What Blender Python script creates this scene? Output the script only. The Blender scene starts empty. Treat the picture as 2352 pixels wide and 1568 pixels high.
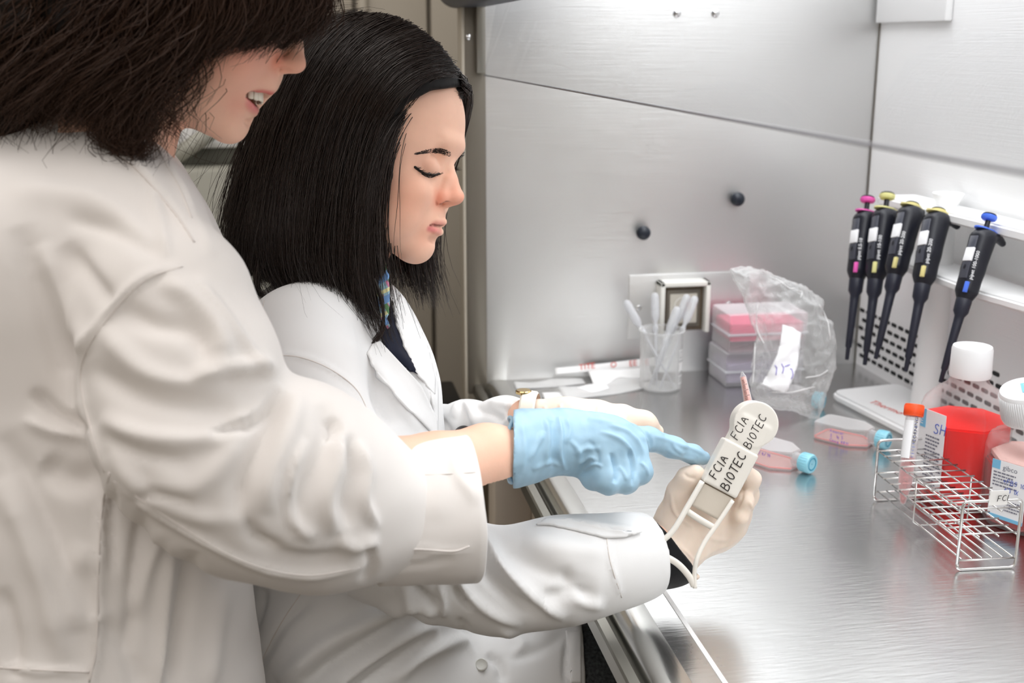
import bpy, bmesh, math, random
import numpy as np
from mathutils import Vector, Matrix
from mathutils.bvhtree import BVHTree

random.seed(7)
SC = bpy.context.scene
COL = SC.collection

# ------------------------------------------------------------------ camera, world, lights, exposure
FPX = 2700.0                                   # focal length in pixels of the 2352 wide frame
PITCH = math.atan(689 / FPX)
YAW = math.radians(10.0)
CAM = np.array([0.0, 0.0, 1.30])
FWD = np.array([math.sin(YAW) * math.cos(PITCH), math.cos(YAW) * math.cos(PITCH), -math.sin(PITCH)])
RGT = np.array([math.cos(YAW), -math.sin(YAW), 0.0])
UPV = np.cross(RGT, FWD)
cd = bpy.data.cameras.new('camera')
cd.sensor_width = 36.0
cd.lens = FPX / 2352 * 36.0
cd.clip_start = 0.02
cd.dof.use_dof = True
cd.dof.focus_distance = 1.14
cd.dof.aperture_fstop = 6.3
cam = bpy.data.objects.new('camera', cd)
cam.location = CAM
cam.rotation_euler = (math.pi / 2 - PITCH, 0, -YAW)
COL.objects.link(cam)
SC.camera = cam

wd = bpy.data.worlds.new('room_light')
SC.world = wd
wd.use_nodes = True
bg = wd.node_tree.nodes['Background']
bg.inputs[0].default_value = (1.0, 0.94, 0.885, 1)
bg.inputs[1].default_value = 0.62

def area(name, loc, rot, sx, sy, power, col=(1, 1, 1)):
    l = bpy.data.lights.new(name, 'AREA')
    l.shape = 'RECTANGLE'; l.size = sx; l.size_y = sy; l.energy = power; l.color = col
    o = bpy.data.objects.new(name, l)
    o.location = loc; o.rotation_euler = rot
    COL.objects.link(o)
    return o
area('cabinet_tube_lamp', (0.62, 0.85, 1.70), (0, 0, 0), 0.46, 1.9, 11, (0.96, 0.98, 1.0))
area('added_front_fill', (-0.5, -1.2, 2.3), (math.radians(52), 0, math.radians(-12)), 2.0, 1.2, 12, (1.0, 0.95, 0.92))  # added fill from behind the camera to lift the fronts, no known lamp
area('ceiling_panel_light', (-0.35, 0.9, 2.75), (0, 0, 0), 1.2, 1.2, 11.5, (1.0, 0.96, 0.93))

SC.view_settings.view_transform = 'Standard'
SC.view_settings.look = 'None'
SC.view_settings.exposure = 0.24
SC.view_settings.gamma = 1.0
SC.view_settings.use_curve_mapping = False

# ------------------------------------------------------------------ placing helpers
def P(px, py, d):
    """point seen at pixel (px, py), d metres in front of the camera"""
    return CAM + d * FWD + (px - 1176) / FPX * d * RGT - (py - 784) / FPX * d * UPV

def ray(px, py):
    return FWD + (px - 1176) / FPX * RGT - (py - 784) / FPX * UPV

def on_plane(px, py, axis, val):
    r = ray(px, py)
    return CAM + r * ((val - CAM[axis]) / r[axis])

def project(v):
    q = v - CAM
    d = q @ FWD
    return 1176 + FPX * (q @ RGT) / d, 784 - FPX * (q @ UPV) / d, d

# ------------------------------------------------------------------ materials
def nd(t, kind, **kw):
    n = t.nodes.new(kind)
    for k, v in kw.items():
        setattr(n, k, v)
    return n

def mat(name, col, rough=0.5, metal=0.0, spec=0.5, trans=0.0, ior=1.45, alpha=1.0, sheen=0.0, sss=0.0,
        bump=None, var=None, attr=None, aniso=0.0, coat=0.0, emit=0.0, sss_rad=(1, .35, .2), sss_scale=0.006):
    """bump = (noise scale, strength, distance, stretch xyz)   var = (noise scale, amount)"""
    m = bpy.data.materials.new(name)
    m.use_nodes = True
    t = m.node_tree
    b = t.nodes['Principled BSDF']
    I = b.inputs
    I['Base Color'].default_value = (*col, 1)
    I['Roughness'].default_value = rough
    I['Metallic'].default_value = metal
    I['Specular IOR Level'].default_value = spec
    I['Transmission Weight'].default_value = trans
    I['IOR'].default_value = ior
    I['Alpha'].default_value = alpha
    I['Sheen Weight'].default_value = sheen
    I['Coat Weight'].default_value = coat
    if emit:
        I['Emission Color'].default_value = (*col, 1)
        I['Emission Strength'].default_value = emit
    if sss:
        I['Subsurface Weight'].default_value = sss
        I['Subsurface Radius'].default_value = sss_rad
        I['Subsurface Scale'].default_value = sss_scale
    if aniso:
        I['Anisotropic'].default_value = aniso
    tc = None
    if bump or var:
        tc = nd(t, 'ShaderNodeTexCoord')
    src = None
    if attr:
        a = nd(t, 'ShaderNodeAttribute', attribute_name=attr)
        src = a.outputs['Color']
        t.links.new(src, I['Base Color'])
    if var:
        n = nd(t, 'ShaderNodeTexNoise'); n.inputs['Scale'].default_value = var[0]; n.inputs['Detail'].default_value = 5
        t.links.new(tc.outputs['Object'], n.inputs['Vector'])
        mp = nd(t, 'ShaderNodeMapRange')
        mp.inputs['From Min'].default_value = 0.3; mp.inputs['From Max'].default_value = 0.7
        mp.inputs['To Min'].default_value = 1 - var[1]; mp.inputs['To Max'].default_value = 1 + var[1]
        t.links.new(n.outputs['Fac'], mp.inputs['Value'])
        hs = nd(t, 'ShaderNodeHueSaturation')
        hs.inputs['Color'].default_value = (*col, 1)
        if src: t.links.new(src, hs.inputs['Color'])
        t.links.new(mp.outputs['Result'], hs.inputs['Value'])
        t.links.new(hs.outputs['Color'], I['Base Color'])
    if bump:
        n = nd(t, 'ShaderNodeTexNoise'); n.inputs['Scale'].default_value = bump[0]; n.inputs['Detail'].default_value = 6
        mpn = nd(t, 'ShaderNodeMapping')
        mpn.inputs['Scale'].default_value = bump[3] if len(bump) > 3 else (1, 1, 1)
        t.links.new(tc.outputs['Object'], mpn.inputs['Vector'])
        t.links.new(mpn.outputs['Vector'], n.inputs['Vector'])
        bp = nd(t, 'ShaderNodeBump'); bp.inputs['Strength'].default_value = bump[1]; bp.inputs['Distance'].default_value = bump[2]
        t.links.new(n.outputs['Fac'], bp.inputs['Height'])
        t.links.new(bp.outputs['Normal'], I['Normal'])
    return m

def lin(r, g, b):
    f = lambda c: ((c / 255 + 0.055) / 1.055) ** 2.4 if c > 10 else c / 255 / 12.92
    return (f(r), f(g), f(b))

# ------------------------------------------------------------------ object helpers
def link(o, parent=None, mw=None):
    COL.objects.link(o)
    if parent is not None:
        o.parent = parent
    return o

def tag(o, label=None, cat=None, group=None, kind=None):
    if label: o['label'] = label
    if cat: o['category'] = cat
    if group: o['group'] = group
    if kind: o['kind'] = kind
    return o

def empty(name, loc, label, cat, group=None):
    """an Empty at the base of a thing; children keep world coordinates through the parent inverse"""
    o = bpy.data.objects.new(name, None)
    o.location = [float(c) for c in loc]
    o.empty_display_size = 0.02
    COL.objects.link(o)
    return tag(o, label, cat, group)

def mesh_obj(name, verts, faces, m=None, parent=None, smooth=False, cols=None):
    me = bpy.data.meshes.new(name)
    verts = np.asarray(verts, dtype=float)
    if parent is not None:
        verts = verts - np.array(origin_of(parent))
    me.from_pydata(verts.tolist(), [], faces if isinstance(faces, list) else faces.tolist())
    if smooth:
        me.polygons.foreach_set('use_smooth', np.ones(len(me.polygons), bool))
    if cols is not None:
        a = me.color_attributes.new('paint', 'FLOAT_COLOR', 'POINT')
        c = np.ones((len(verts), 4), np.float32); c[:, :3] = cols
        a.data.foreach_set('color', c.ravel())
    me.update()
    o = bpy.data.objects.new(name, me)
    if m: me.materials.append(m)
    return link(o, parent)

def origin_of(o):
    p = np.array(o.location)
    while o.parent is not None:
        o = o.parent
        p = p + np.array(o.location)
    return p

def bm_obj(name, bm, m=None, parent=None, smooth=False, keep=False):
    """bmesh given in world coordinates"""
    if parent is not None:
        bmesh.ops.translate(bm, verts=bm.verts, vec=Vector(-origin_of(parent)))
    me = bpy.data.meshes.new(name)
    bmesh.ops.recalc_face_normals(bm, faces=bm.faces)
    bm.to_mesh(me); bm.free()
    if smooth:
        for p in me.polygons: p.use_smooth = True
    if m: me.materials.append(m)
    o = bpy.data.objects.new(name, me)
    return link(o, parent)

def box(bm, lo, hi, bev=0.0, seg=2, M=None):
    r = bmesh.ops.create_cube(bm, size=1.0)
    vs = r['verts']
    lo = Vector(lo); hi = Vector(hi)
    for v in vs:
        v.co = Vector(((v.co.x + .5) * (hi.x - lo.x) + lo.x, (v.co.y + .5) * (hi.y - lo.y) + lo.y, (v.co.z + .5) * (hi.z - lo.z) + lo.z))
    if bev > 0:
        es = list({e for v in vs for e in v.link_edges})
        r2 = bmesh.ops.bevel(bm, geom=es, offset=bev, segments=seg, profile=0.5, affect='EDGES')
        vs = list({v for f in r2['faces'] for v in f.verts} | {v for v in vs if v.is_valid})
    if M is not None:
        bmesh.ops.transform(bm, matrix=M, verts=vs)
    return vs

def box_obj(name, lo, hi, m, parent=None, bev=0.0, seg=2, smooth=False, M=None):
    bm = bmesh.new()
    box(bm, lo, hi, bev, seg, M)
    o = bm_obj(name, bm, m, parent, smooth)
    if bev and not smooth:
        shade_auto(o)
    return o

def shade_auto(o, ang=35):
    me = o.data
    me.polygons.foreach_set('use_smooth', np.ones(len(me.polygons), bool))
    bm = bmesh.new(); bm.from_mesh(me)
    lim = math.radians(ang)
    for e in bm.edges:
        e.smooth = not (len(e.link_faces) == 2 and e.calc_face_angle(0) > lim)
    bm.to_mesh(me); bm.free()

def tube_geo(pts, rads, n=10, caps=True, flat=1.0, up=None):
    """closed tube along pts; returns verts, faces"""
    pts = np.asarray(pts, float)
    k = len(pts)
    if np.isscalar(rads): rads = [rads] * k
    T = np.gradient(pts, axis=0)
    T /= np.linalg.norm(T, axis=1)[:, None] + 1e-12
    a = np.array([0, 0, 1.0]) if up is None else np.array(up, float)
    if abs(T[0] @ a) > .95: a = np.array([1.0, 0, 0])
    N = a - (a @ T[0]) * T[0]; N /= np.linalg.norm(N)
    V = []
    for i in range(k):
        N = N - (N @ T[i]) * T[i]; N /= np.linalg.norm(N) + 1e-12
        B = np.cross(T[i], N)
        for j in range(n):
            t = 2 * math.pi * j / n
            V.append(pts[i] + rads[i] * (math.cos(t) * N * flat + math.sin(t) * B))
    Fs = []
    for i in range(k - 1):
        for j in range(n):
            Fs.append([i * n + j, i * n + (j + 1) % n, (i + 1) * n + (j + 1) % n, (i + 1) * n + j])
    if caps:
        Fs.append(list(range(n))[::-1]); Fs.append([(k - 1) * n + j for j in range(n)])
    return V, Fs

def tube_obj(name, pts, rads, m, parent=None, n=10, flat=1.0, up=None):
    V, Fs = tube_geo(pts, rads, n, True, flat, up)
    return mesh_obj(name, V, Fs, m, parent, True)

def multi_tube_obj(name, list_pts, r, m, parent=None, n=6):
    V, Fs = [], []
    for p in list_pts:
        v, f = tube_geo(p, r, n)
        o = len(V)
        V += v; Fs += [[i + o for i in q] for q in f]
    return mesh_obj(name, V, Fs, m, parent, True)

def frame(axis, ref=(0, 0, 1)):
    z = np.array(axis, float); z /= np.linalg.norm(z)
    x = np.array(ref, float); x = x - (x @ z) * z
    if np.linalg.norm(x) < 1e-4:
        x = np.array([1.0, 0, 0]); x = x - (x @ z) * z
    x /= np.linalg.norm(x)
    y = np.cross(z, x)
    return x, y, z

def lathe_geo(base, axis, prof, n=32, closed=True, ref=(0, 0, 1), sq=None, twist=0.0):
    """prof = [(radius, height)...]; sq = (half_w, half_d, corner) rounds a square section scaled by radius"""
    x, y, z = frame(axis, ref)
    base = np.array(base, float)
    V, Fs = [], []
    for (r, h) in prof:
        for j in range(n):
            t = 2 * math.pi * j / n + twist
            c, s = math.cos(t), math.sin(t)
            if sq:
                e = sq
                c = math.copysign(abs(c) ** e, c); s = math.copysign(abs(s) ** e, s)
            V.append(base + h * z + r * (c * x + s * y))
    k = len(prof)
    for i in range(k - 1):
        for j in range(n):
            Fs.append([i * n + j, i * n + (j + 1) % n, (i + 1) * n + (j + 1) % n, (i + 1) * n + j])
    if closed:
        Fs.append(list(range(n))[::-1]); Fs.append([(k - 1) * n + j for j in range(n)])
    return V, Fs

def lathe_obj(name, base, axis, prof, m, parent=None, n=32, closed=True, smooth=True, sq=None, ref=(0, 0, 1), twist=0.0):
    V, Fs = lathe_geo(base, axis, prof, n, closed, ref, sq, twist)
    o = mesh_obj(name, V, Fs, m, parent, True)
    if smooth: shade_auto(o, 40)
    return o

def text_obj(name, s, origin, xdir, ydir, size, m, parent=None, thick=0.0002, align='LEFT'):
    cu = bpy.data.curves.new(name, 'FONT')
    cu.body = s; cu.size = size; cu.extrude = 0.0; cu.align_x = align; cu.resolution_u = 2
    tmp = bpy.data.objects.new('tmp', cu)
    COL.objects.link(tmp)
    dg = bpy.context.evaluated_depsgraph_get()
    me = bpy.data.meshes.new_from_object(tmp.evaluated_get(dg))
    bpy.data.objects.remove(tmp)
    x = np.array(xdir, float); x /= np.linalg.norm(x)
    y = np.array(ydir, float); y -= (y @ x) * x; y /= np.linalg.norm(y)
    z = np.cross(x, y)
    V = np.array([v.co[:] for v in me.vertices]) if len(me.vertices) else np.zeros((0, 3))
    Fs = [list(p.vertices) for p in me.polygons]
    bpy.data.meshes.remove(me)
    W = np.array(origin) + V[:, :1] * x + V[:, 1:2] * y + z * thick
    return mesh_obj(name, W, Fs, m, parent)

STROKES = {
 'F': [[(0, 0), (.05, 1)], [(.05, 1), (.6, .97)], [(.03, .52), (.45, .5)]],
 'C': [[(.6, .85), (.4, 1), (.15, .85), (.02, .5), (.12, .12), (.35, 0), (.62, .12)]],
 'I': [[(.1, 0), (.15, 1)]],
 'A': [[(0, 0), (.3, 1), (.62, .02)], [(.1, .38), (.52, .4)]],
 'B': [[(0, 0), (.04, 1)], [(.04, 1), (.4, .95), (.5, .75), (.35, .55), (.03, .52)], [(.35, .55), (.6, .4), (.58, .12), (.35, 0), (0, 0)]],
 'O': [[(.3, 1), (.08, .8), (.02, .4), (.2, .02), (.45, .1), (.6, .5), (.5, .88), (.3, 1)]],
 'T': [[(.3, 0), (.33, 1)], [(0, .97), (.68, 1)]],
 'E': [[(.02, 0), (.05, 1)], [(.05, 1), (.6, 1)], [(.03, .52), (.5, .54)], [(.02, 0), (.6, .02)]],
 'S': [[(.55, .85), (.35, 1), (.1, .85), (.15, .6), (.5, .4), (.5, .12), (.25, 0), (.02, .15)]],
 'H': [[(0, 0), (.03, 1)], [(.55, 0), (.58, 1)], [(.02, .5), (.56, .52)]],
 '1': [[(.1, .75), (.3, 1), (.3, 0)]], '2': [[(.05, .8), (.3, 1), (.5, .8), (.4, .5), (0, 0), (.55, .02)]],
 '4': [[(.4, 0), (.42, 1), (0, .35), (.6, .36)]], '/': [[(0, 0), (.4, 1)]], '5': [[(.55, 1), (.1, 1), (.08, .6), (.4, .6), (.55, .3), (.35, 0), (0, .05)]],
 '+': [[(.3, .1), (.3, .8)], [(0, .45), (.6, .45)]], '0': [[(.3, 1), (.05, .5), (.3, 0), (.55, .5), (.3, 1)]],
 '8': [[(.3, .5), (.1, .75), (.3, 1), (.5, .75), (.3, .5), (.05, .25), (.3, 0), (.55, .25), (.3, .5)]],
 'X': [[(0, 0), (.55, 1)], [(0, 1), (.55, 0)]], 'Z': [[(0, 1), (.55, 1), (0, 0), (.6, 0)]], '%': [[(0, 0), (.5, 1)]],
 'a': [[(.45, .5), (.15, .5), (.05, .2), (.2, 0), (.45, .15), (.45, .5), (.5, 0)]],
 'h': [[(0, 0), (.02, 1)], [(0, .35), (.25, .55), (.4, .4), (.42, 0)]],
 'n': [[(0, 0), (0, .5)], [(0, .35), (.25, .55), (.4, .4), (.42, 0)]],
 'e': [[(.05, .28), (.45, .3), (.3, .55), (.08, .4), (.08, .1), (.3, 0), (.45, .1)]],
 'o': [[(.2, .5), (.03, .25), (.2, 0), (.4, .25), (.2, .5)]],
 'r': [[(0, 0), (0, .5)], [(0, .35), (.2, .52), (.35, .48)]], 'u': [[(0, .5), (.03, .1), (.25, 0), (.4, .15), (.4, .5), (.42, 0)]],
 'g': [[(.4, .5), (.1, .5), (.05, .2), (.35, .15), (.4, .5), (.4, -.3), (.1, -.35)]], 's': [[(.35, .45), (.1, .5), (.1, .3), (.35, .2), (.3, 0), (0, .03)]],
 ' ': [],
}
def handwriting(name, s, origin, xdir, ydir, size, w, m, parent=None, lift=0.0004, slant=.1, seed=1, surf=None):
    rnd = random.Random(seed)
    x = np.array(xdir, float); x /= np.linalg.norm(x)
    y = np.array(ydir, float); y -= (y @ x) * x; y /= np.linalg.norm(y)
    z = np.cross(x, y)
    L = []; cur = 0.0
    for ch in s:
        st = STROKES.get(ch, [])
        dy = rnd.uniform(-.06, .06)
        for line in st:
            pts = []
            for (a, b) in line:
                q = np.array(origin) + size * ((cur + a + slant * b) * x + (b + dy) * y)
                q = q + z * lift
                if surf is not None: q = surf(q)
                pts.append(q)
            dense = []
            for i in range(len(pts) - 1):
                for t in np.linspace(0, 1, 4, endpoint=False): dense.append(pts[i] * (1 - t) + pts[i + 1] * t)
            dense.append(pts[-1])
            dense = np.array(dense)
            if len(dense) > 6:
                for _ in range(2): dense[1:-1] = (dense[:-2] + 2 * dense[1:-1] + dense[2:]) / 4
            L.append(dense)
        cur += (.45 if ch in 'I1 ' else .82)
    V, Fs = [], []
    for p in L:
        v, f = tube_geo(p, w, 6, True, .25, z)
        o = len(V); V += v; Fs += [[i + o for i in q] for q in f]
    return mesh_obj(name, V, Fs, m, parent, True)

def print_lines(name, origin, xdir, ydir, w, h, rows, m, parent, seed=1, lift=0.0003):
    """rows of tiny word-like dashes: print too small to read"""
    rnd = random.Random(seed)
    x = np.array(xdir, float); x /= np.linalg.norm(x)
    y = np.array(ydir, float); y -= (y @ x) * x; y /= np.linalg.norm(y)
    z = np.cross(x, y); V, Fs = [], []
    for r in range(rows):
        yy = h * (1 - (r + .5) / rows); c = 0
        end = w * rnd.uniform(.6, 1)
        while c < end:
            l = w * rnd.uniform(.04, .16); t = h / rows * .22
            o = len(V)
            for (a, b) in ((c, yy - t), (c + l, yy - t), (c + l, yy + t), (c, yy + t)):
                V.append(np.array(origin) + a * x + b * y + z * lift)
            Fs.append([o, o + 1, o + 2, o + 3]); c += l + w * .025
    return mesh_obj(name, V, Fs, m, parent)

# ------------------------------------------------------------------ distance-field sculpting
def smin(a, b, k):
    h = np.clip(.5 + .5 * (b - a) / k, 0, 1)
    return b + (a - b) * h - k * h * (1 - h)

def s_ell(c, r, R=None):
    c = np.array(c, np.float32); r = np.array(r, np.float32)
    R = None if R is None else np.array(R, np.float32)     # rows = local axes
    def f(p):
        q = p - c
        if R is not None: q = q @ R.T
        a = q / r
        k0 = np.sqrt((a * a).sum(1)); b = a / r
        k1 = np.sqrt((b * b).sum(1)) + 1e-9
        return k0 * (k0 - 1) / k1
    return f

def s_cone(a, b, ra, rb):
    a = np.array(a, np.float32); b = np.array(b, np.float32)
    ab = b - a; l2 = float(ab @ ab) + 1e-12
    def f(p):
        q = p - a
        t = np.clip((q @ ab) / l2, 0, 1)
        d = q - t[:, None] * ab
        return np.sqrt((d * d).sum(1)) - (ra + (rb - ra) * t)
    return f

def s_chain(pts, rads, k=0.01):
    fs = [s_cone(pts[i], pts[i + 1], rads[i], rads[i + 1]) for i in range(len(pts) - 1)]
    def f(p):
        v = fs[0](p)
        for g in fs[1:]: v = smin(v, g(p), k)
        return v
    return f

def s_box(c, half, R, rnd):
    c = np.array(c, np.float32); half = np.array(half, np.float32) - rnd; R = np.array(R, np.float32)
    def f(p):
        q = np.abs((p - c) @ R.T) - half
        return np.sqrt((np.maximum(q, 0) ** 2).sum(1)) + np.minimum(q.max(1), 0) - rnd
    return f

class Sdf:
    def __init__(self): self.ops = []
    def add(self, f, k=0.005): self.ops.append((0, f, k)); return self
    def cut(self, f, k=0.005): self.ops.append((1, f, k)); return self
    def clip(self, f): self.ops.append((2, f, 0)); return self
    def __call__(self, p):
        v = np.full(len(p), 1e3, np.float32)
        first = True
        for kind, f, k in self.ops:
            g = f(p)
            if first: v = g; first = False
            elif kind == 0: v = smin(v, g, k) if k > 0 else np.minimum(v, g)
            elif kind == 1: v = -smin(-v, g, k)
            else: v = np.maximum(v, g)
        return v

def surface_nets(f, lo, hi, h):
    lo = np.array(lo, float); hi = np.array(hi, float)
    B = 8
    nb = np.maximum(1, np.ceil((hi - lo) / (h * B)).astype(int))
    n = nb * B
    ax = [lo[i] + h * B * (np.arange(nb[i]) + .5) - h * .5 for i in range(3)]
    G = np.stack(np.meshgrid(*ax, indexing='ij'), -1).reshape(-1, 3).astype(np.float32)
    cv = f(G)
    grid = np.repeat(cv[:, None], B ** 3, 1).astype(np.float32)
    act = np.abs(cv) < h * B * 1.25
    idx = np.nonzero(act)[0]
    o = np.stack(np.meshgrid(*[np.arange(B)] * 3, indexing='ij'), -1).reshape(-1, 3)
    off = ((o - B / 2 + .5) * h).astype(np.float32)
    for s in range(0, len(idx), 400):
        I = idx[s:s + 400]
        pts = (G[I][:, None, :] + off[None]).reshape(-1, 3)
        grid[I] = f(pts).reshape(len(I), -1)
    grid = grid.reshape(nb[0], nb[1], nb[2], B, B, B).transpose(0, 3, 1, 4, 2, 5).reshape(*n)
    org = lo
    ins = grid < 0
    C = [ins[dx:n[0] - 1 + dx, dy:n[1] - 1 + dy, dz:n[2] - 1 + dz] for dx in (0, 1) for dy in (0, 1) for dz in (0, 1)]
    s = sum(c.astype(np.int8) for c in C)
    mixed = (s > 0) & (s < 8)
    cid = np.full(mixed.shape, -1, np.int32)
    ci = np.argwhere(mixed)
    cid[mixed] = np.arange(len(ci))
    acc = np.zeros((len(ci), 3)); cnt = np.zeros(len(ci))
    corners = [(dx, dy, dz) for dx in (0, 1) for dy in (0, 1) for dz in (0, 1)]
    vals = {c: grid[ci[:, 0] + c[0], ci[:, 1] + c[1], ci[:, 2] + c[2]] for c in corners}
    for a in corners:
        for ax_ in range(3):
            if a[ax_] == 0:
                b = list(a); b[ax_] = 1; b = tuple(b)
                va, vb = vals[a], vals[b]
                m = (va < 0) != (vb < 0)
                t = np.where(m, va / np.where(va == vb, 1, va - vb), 0)
                pa = np.array(a, float)[None].repeat(len(ci), 0)
                pa[:, ax_] += t
                acc[m] += pa[m]; cnt[m] += 1
    V = org + (ci + acc / np.maximum(cnt, 1)[:, None]) * h
    Q = []
    for ax_ in range(3):
        sl0 = [slice(None)] * 3; sl1 = [slice(None)] * 3
        sl0[ax_] = slice(0, n[ax_] - 1); sl1[ax_] = slice(1, n[ax_])
        a = ins[tuple(sl0)]; b = ins[tuple(sl1)]
        e = np.argwhere(a != b)
        u, v = [(1, 2), (2, 0), (0, 1)][ax_]
        ok = (e[:, u] > 0) & (e[:, v] > 0) & (e[:, u] < n[u] - 1) & (e[:, v] < n[v] - 1)
        e = e[ok]
        fl = a[tuple(e.T)]
        def c(du, dv):
            w = e.copy(); w[:, u] -= du; w[:, v] -= dv
            return cid[tuple(w.T)].astype(np.int64)
        q = np.stack([c(1, 1), c(0, 1), c(0, 0), c(1, 0)], 1)
        q[~fl] = q[~fl][:, ::-1]
        Q.append(q)
    Q = np.concatenate(Q)
    Q = Q[(Q >= 0).all(1)]
    return V, Q

def vnormals(V, Q):
    n = np.cross(V[Q[:, 2]] - V[Q[:, 0]], V[Q[:, 3]] - V[Q[:, 1]])
    N = np.zeros_like(V)
    for i in range(4): np.add.at(N, Q[:, i], n)
    return N / (np.linalg.norm(N, axis=1)[:, None] + 1e-12)

def relax(V, Q, it=2, w=.5):
    for _ in range(it):
        S = np.zeros_like(V); c = np.zeros(len(V))
        for i in range(4):
            j = (i + 1) % 4
            np.add.at(S, Q[:, i], V[Q[:, j]]); np.add.at(c, Q[:, i], 1)
            np.add.at(S, Q[:, j], V[Q[:, i]]); np.add.at(c, Q[:, j], 1)
        V = V * (1 - w) + w * S / c[:, None]
    return V

def seg_dist(px, py, poly):
    """signed distance in pixels to a polyline and the running parameter 0..1"""
    poly = np.asarray(poly, float)
    best = np.full(len(px), 1e9); sgn = np.ones(len(px)); par = np.zeros(len(px))
    L = np.r_[0, np.cumsum(np.linalg.norm(np.diff(poly, axis=0), axis=1))]
    for i in range(len(poly) - 1):
        a, b = poly[i], poly[i + 1]; ab = b - a
        qx, qy = px - a[0], py - a[1]
        t = np.clip((qx * ab[0] + qy * ab[1]) / (ab @ ab + 1e-9), 0, 1)
        dx, dy = qx - t * ab[0], qy - t * ab[1]
        d = np.hypot(dx, dy)
        m = d < best
        best[m] = d[m]
        sgn[m] = np.sign(ab[0] * qy - ab[1] * qx)[m]
        par[m] = ((L[i] + t * (L[i + 1] - L[i])) / L[-1])[m]
    return best * sgn, par

def poly_sd(px, py, poly):
    """signed distance in px, positive inside the polygon"""
    poly = np.asarray(poly, float)
    d, _ = seg_dist(px, py, np.vstack([poly, poly[:1]]))
    inside = np.zeros(len(px), bool)
    n = len(poly)
    for i in range(n):
        x0, y0 = poly[i]; x1, y1 = poly[(i + 1) % n]
        c = ((y0 > py) != (y1 > py)) & (px < (x1 - x0) * (py - y0) / (y1 - y0 + 1e-12) + x0)
        inside ^= c
    return np.where(inside, np.abs(d), -np.abs(d))

def smooth_poly(poly, n=6):
    """Catmull-Rom through the points"""
    p = np.asarray(poly, float)
    if len(p) < 3: return p
    q = np.vstack([2 * p[0] - p[1], p, 2 * p[-1] - p[-2]])
    out = []
    for i in range(1, len(q) - 2):
        for t in np.linspace(0, 1, n, endpoint=False):
            a, b, c, d = q[i - 1], q[i], q[i + 1], q[i + 2]
            out.append(.5 * (2 * b + (c - a) * t + (2 * a - 5 * b + 4 * c - d) * t * t + (3 * b - a - 3 * c + d) * t ** 3))
    out.append(p[-1])
    return np.array(out)

def fold(V, Q, folds, dmax=9.0):
    """cloth folds: real displacement of the cloth along its normal near lines drawn over its near side.
    fold = (polyline, width on the right-hand side px, width on the left, height in mm)"""
    N = vnormals(V, Q)
    px, py, d = project(V)
    near = np.clip(-(N @ FWD) * 1.6, 0, 1) * (d < dmax)
    D = np.zeros(len(V))
    for poly, w1, w2, amp in folds:
        poly = smooth_poly(poly, 5)
        m = (px > poly[:, 0].min() - 3 * max(w1, w2)) & (px < poly[:, 0].max() + 3 * max(w1, w2)) & \
            (py > poly[:, 1].min() - 3 * max(w1, w2)) & (py < poly[:, 1].max() + 3 * max(w1, w2))
        if not m.any(): continue
        s, t = seg_dist(px[m], py[m], poly)
        w = np.where(s > 0, w1, w2)
        tip = np.clip(np.minimum(t, 1 - t) * 5, 0, 1) ** .7
        D[m] += amp * .001 * np.exp(-(s / w) ** 2) * tip
    return V + N * (D * near)[:, None]

def vnoise(V, scale, seed=0):
    """cheap smooth value noise built from sines"""
    r = np.random.RandomState(seed)
    out = np.zeros(len(V))
    for i in range(9):
        k = r.normal(size=3); k /= np.linalg.norm(k); k *= scale * r.uniform(.6, 1.7)
        out += np.sin(V @ k * 6.283 + r.uniform(0, 6.28))
    return out / 4.0

def largest(V, Q):
    """keep the largest connected piece"""
    n = len(V); L = np.arange(n)
    E = np.concatenate([Q[:, [0, 1]], Q[:, [1, 2]], Q[:, [2, 3]], Q[:, [3, 0]]])
    while True:
        m = np.minimum(L[E[:, 0]], L[E[:, 1]])
        K = L.copy()
        np.minimum.at(K, L[E[:, 0]], m); np.minimum.at(K, L[E[:, 1]], m)
        K = K[K]; K = K[K]
        K2 = K[L]
        if (K2 == L).all(): break
        L = K2
    big = np.bincount(L).argmax()
    keep = L == big
    idx = np.cumsum(keep) - 1
    Q = Q[keep[Q[:, 0]]]
    return V[keep], idx[Q]

def surface_tree(o):
    org = origin_of(o); me = o.data
    V = [Vector(np.array(v.co) + org) for v in me.vertices]
    return BVHTree.FromPolygons(V, [tuple(p.vertices) for p in me.polygons]), org

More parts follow.
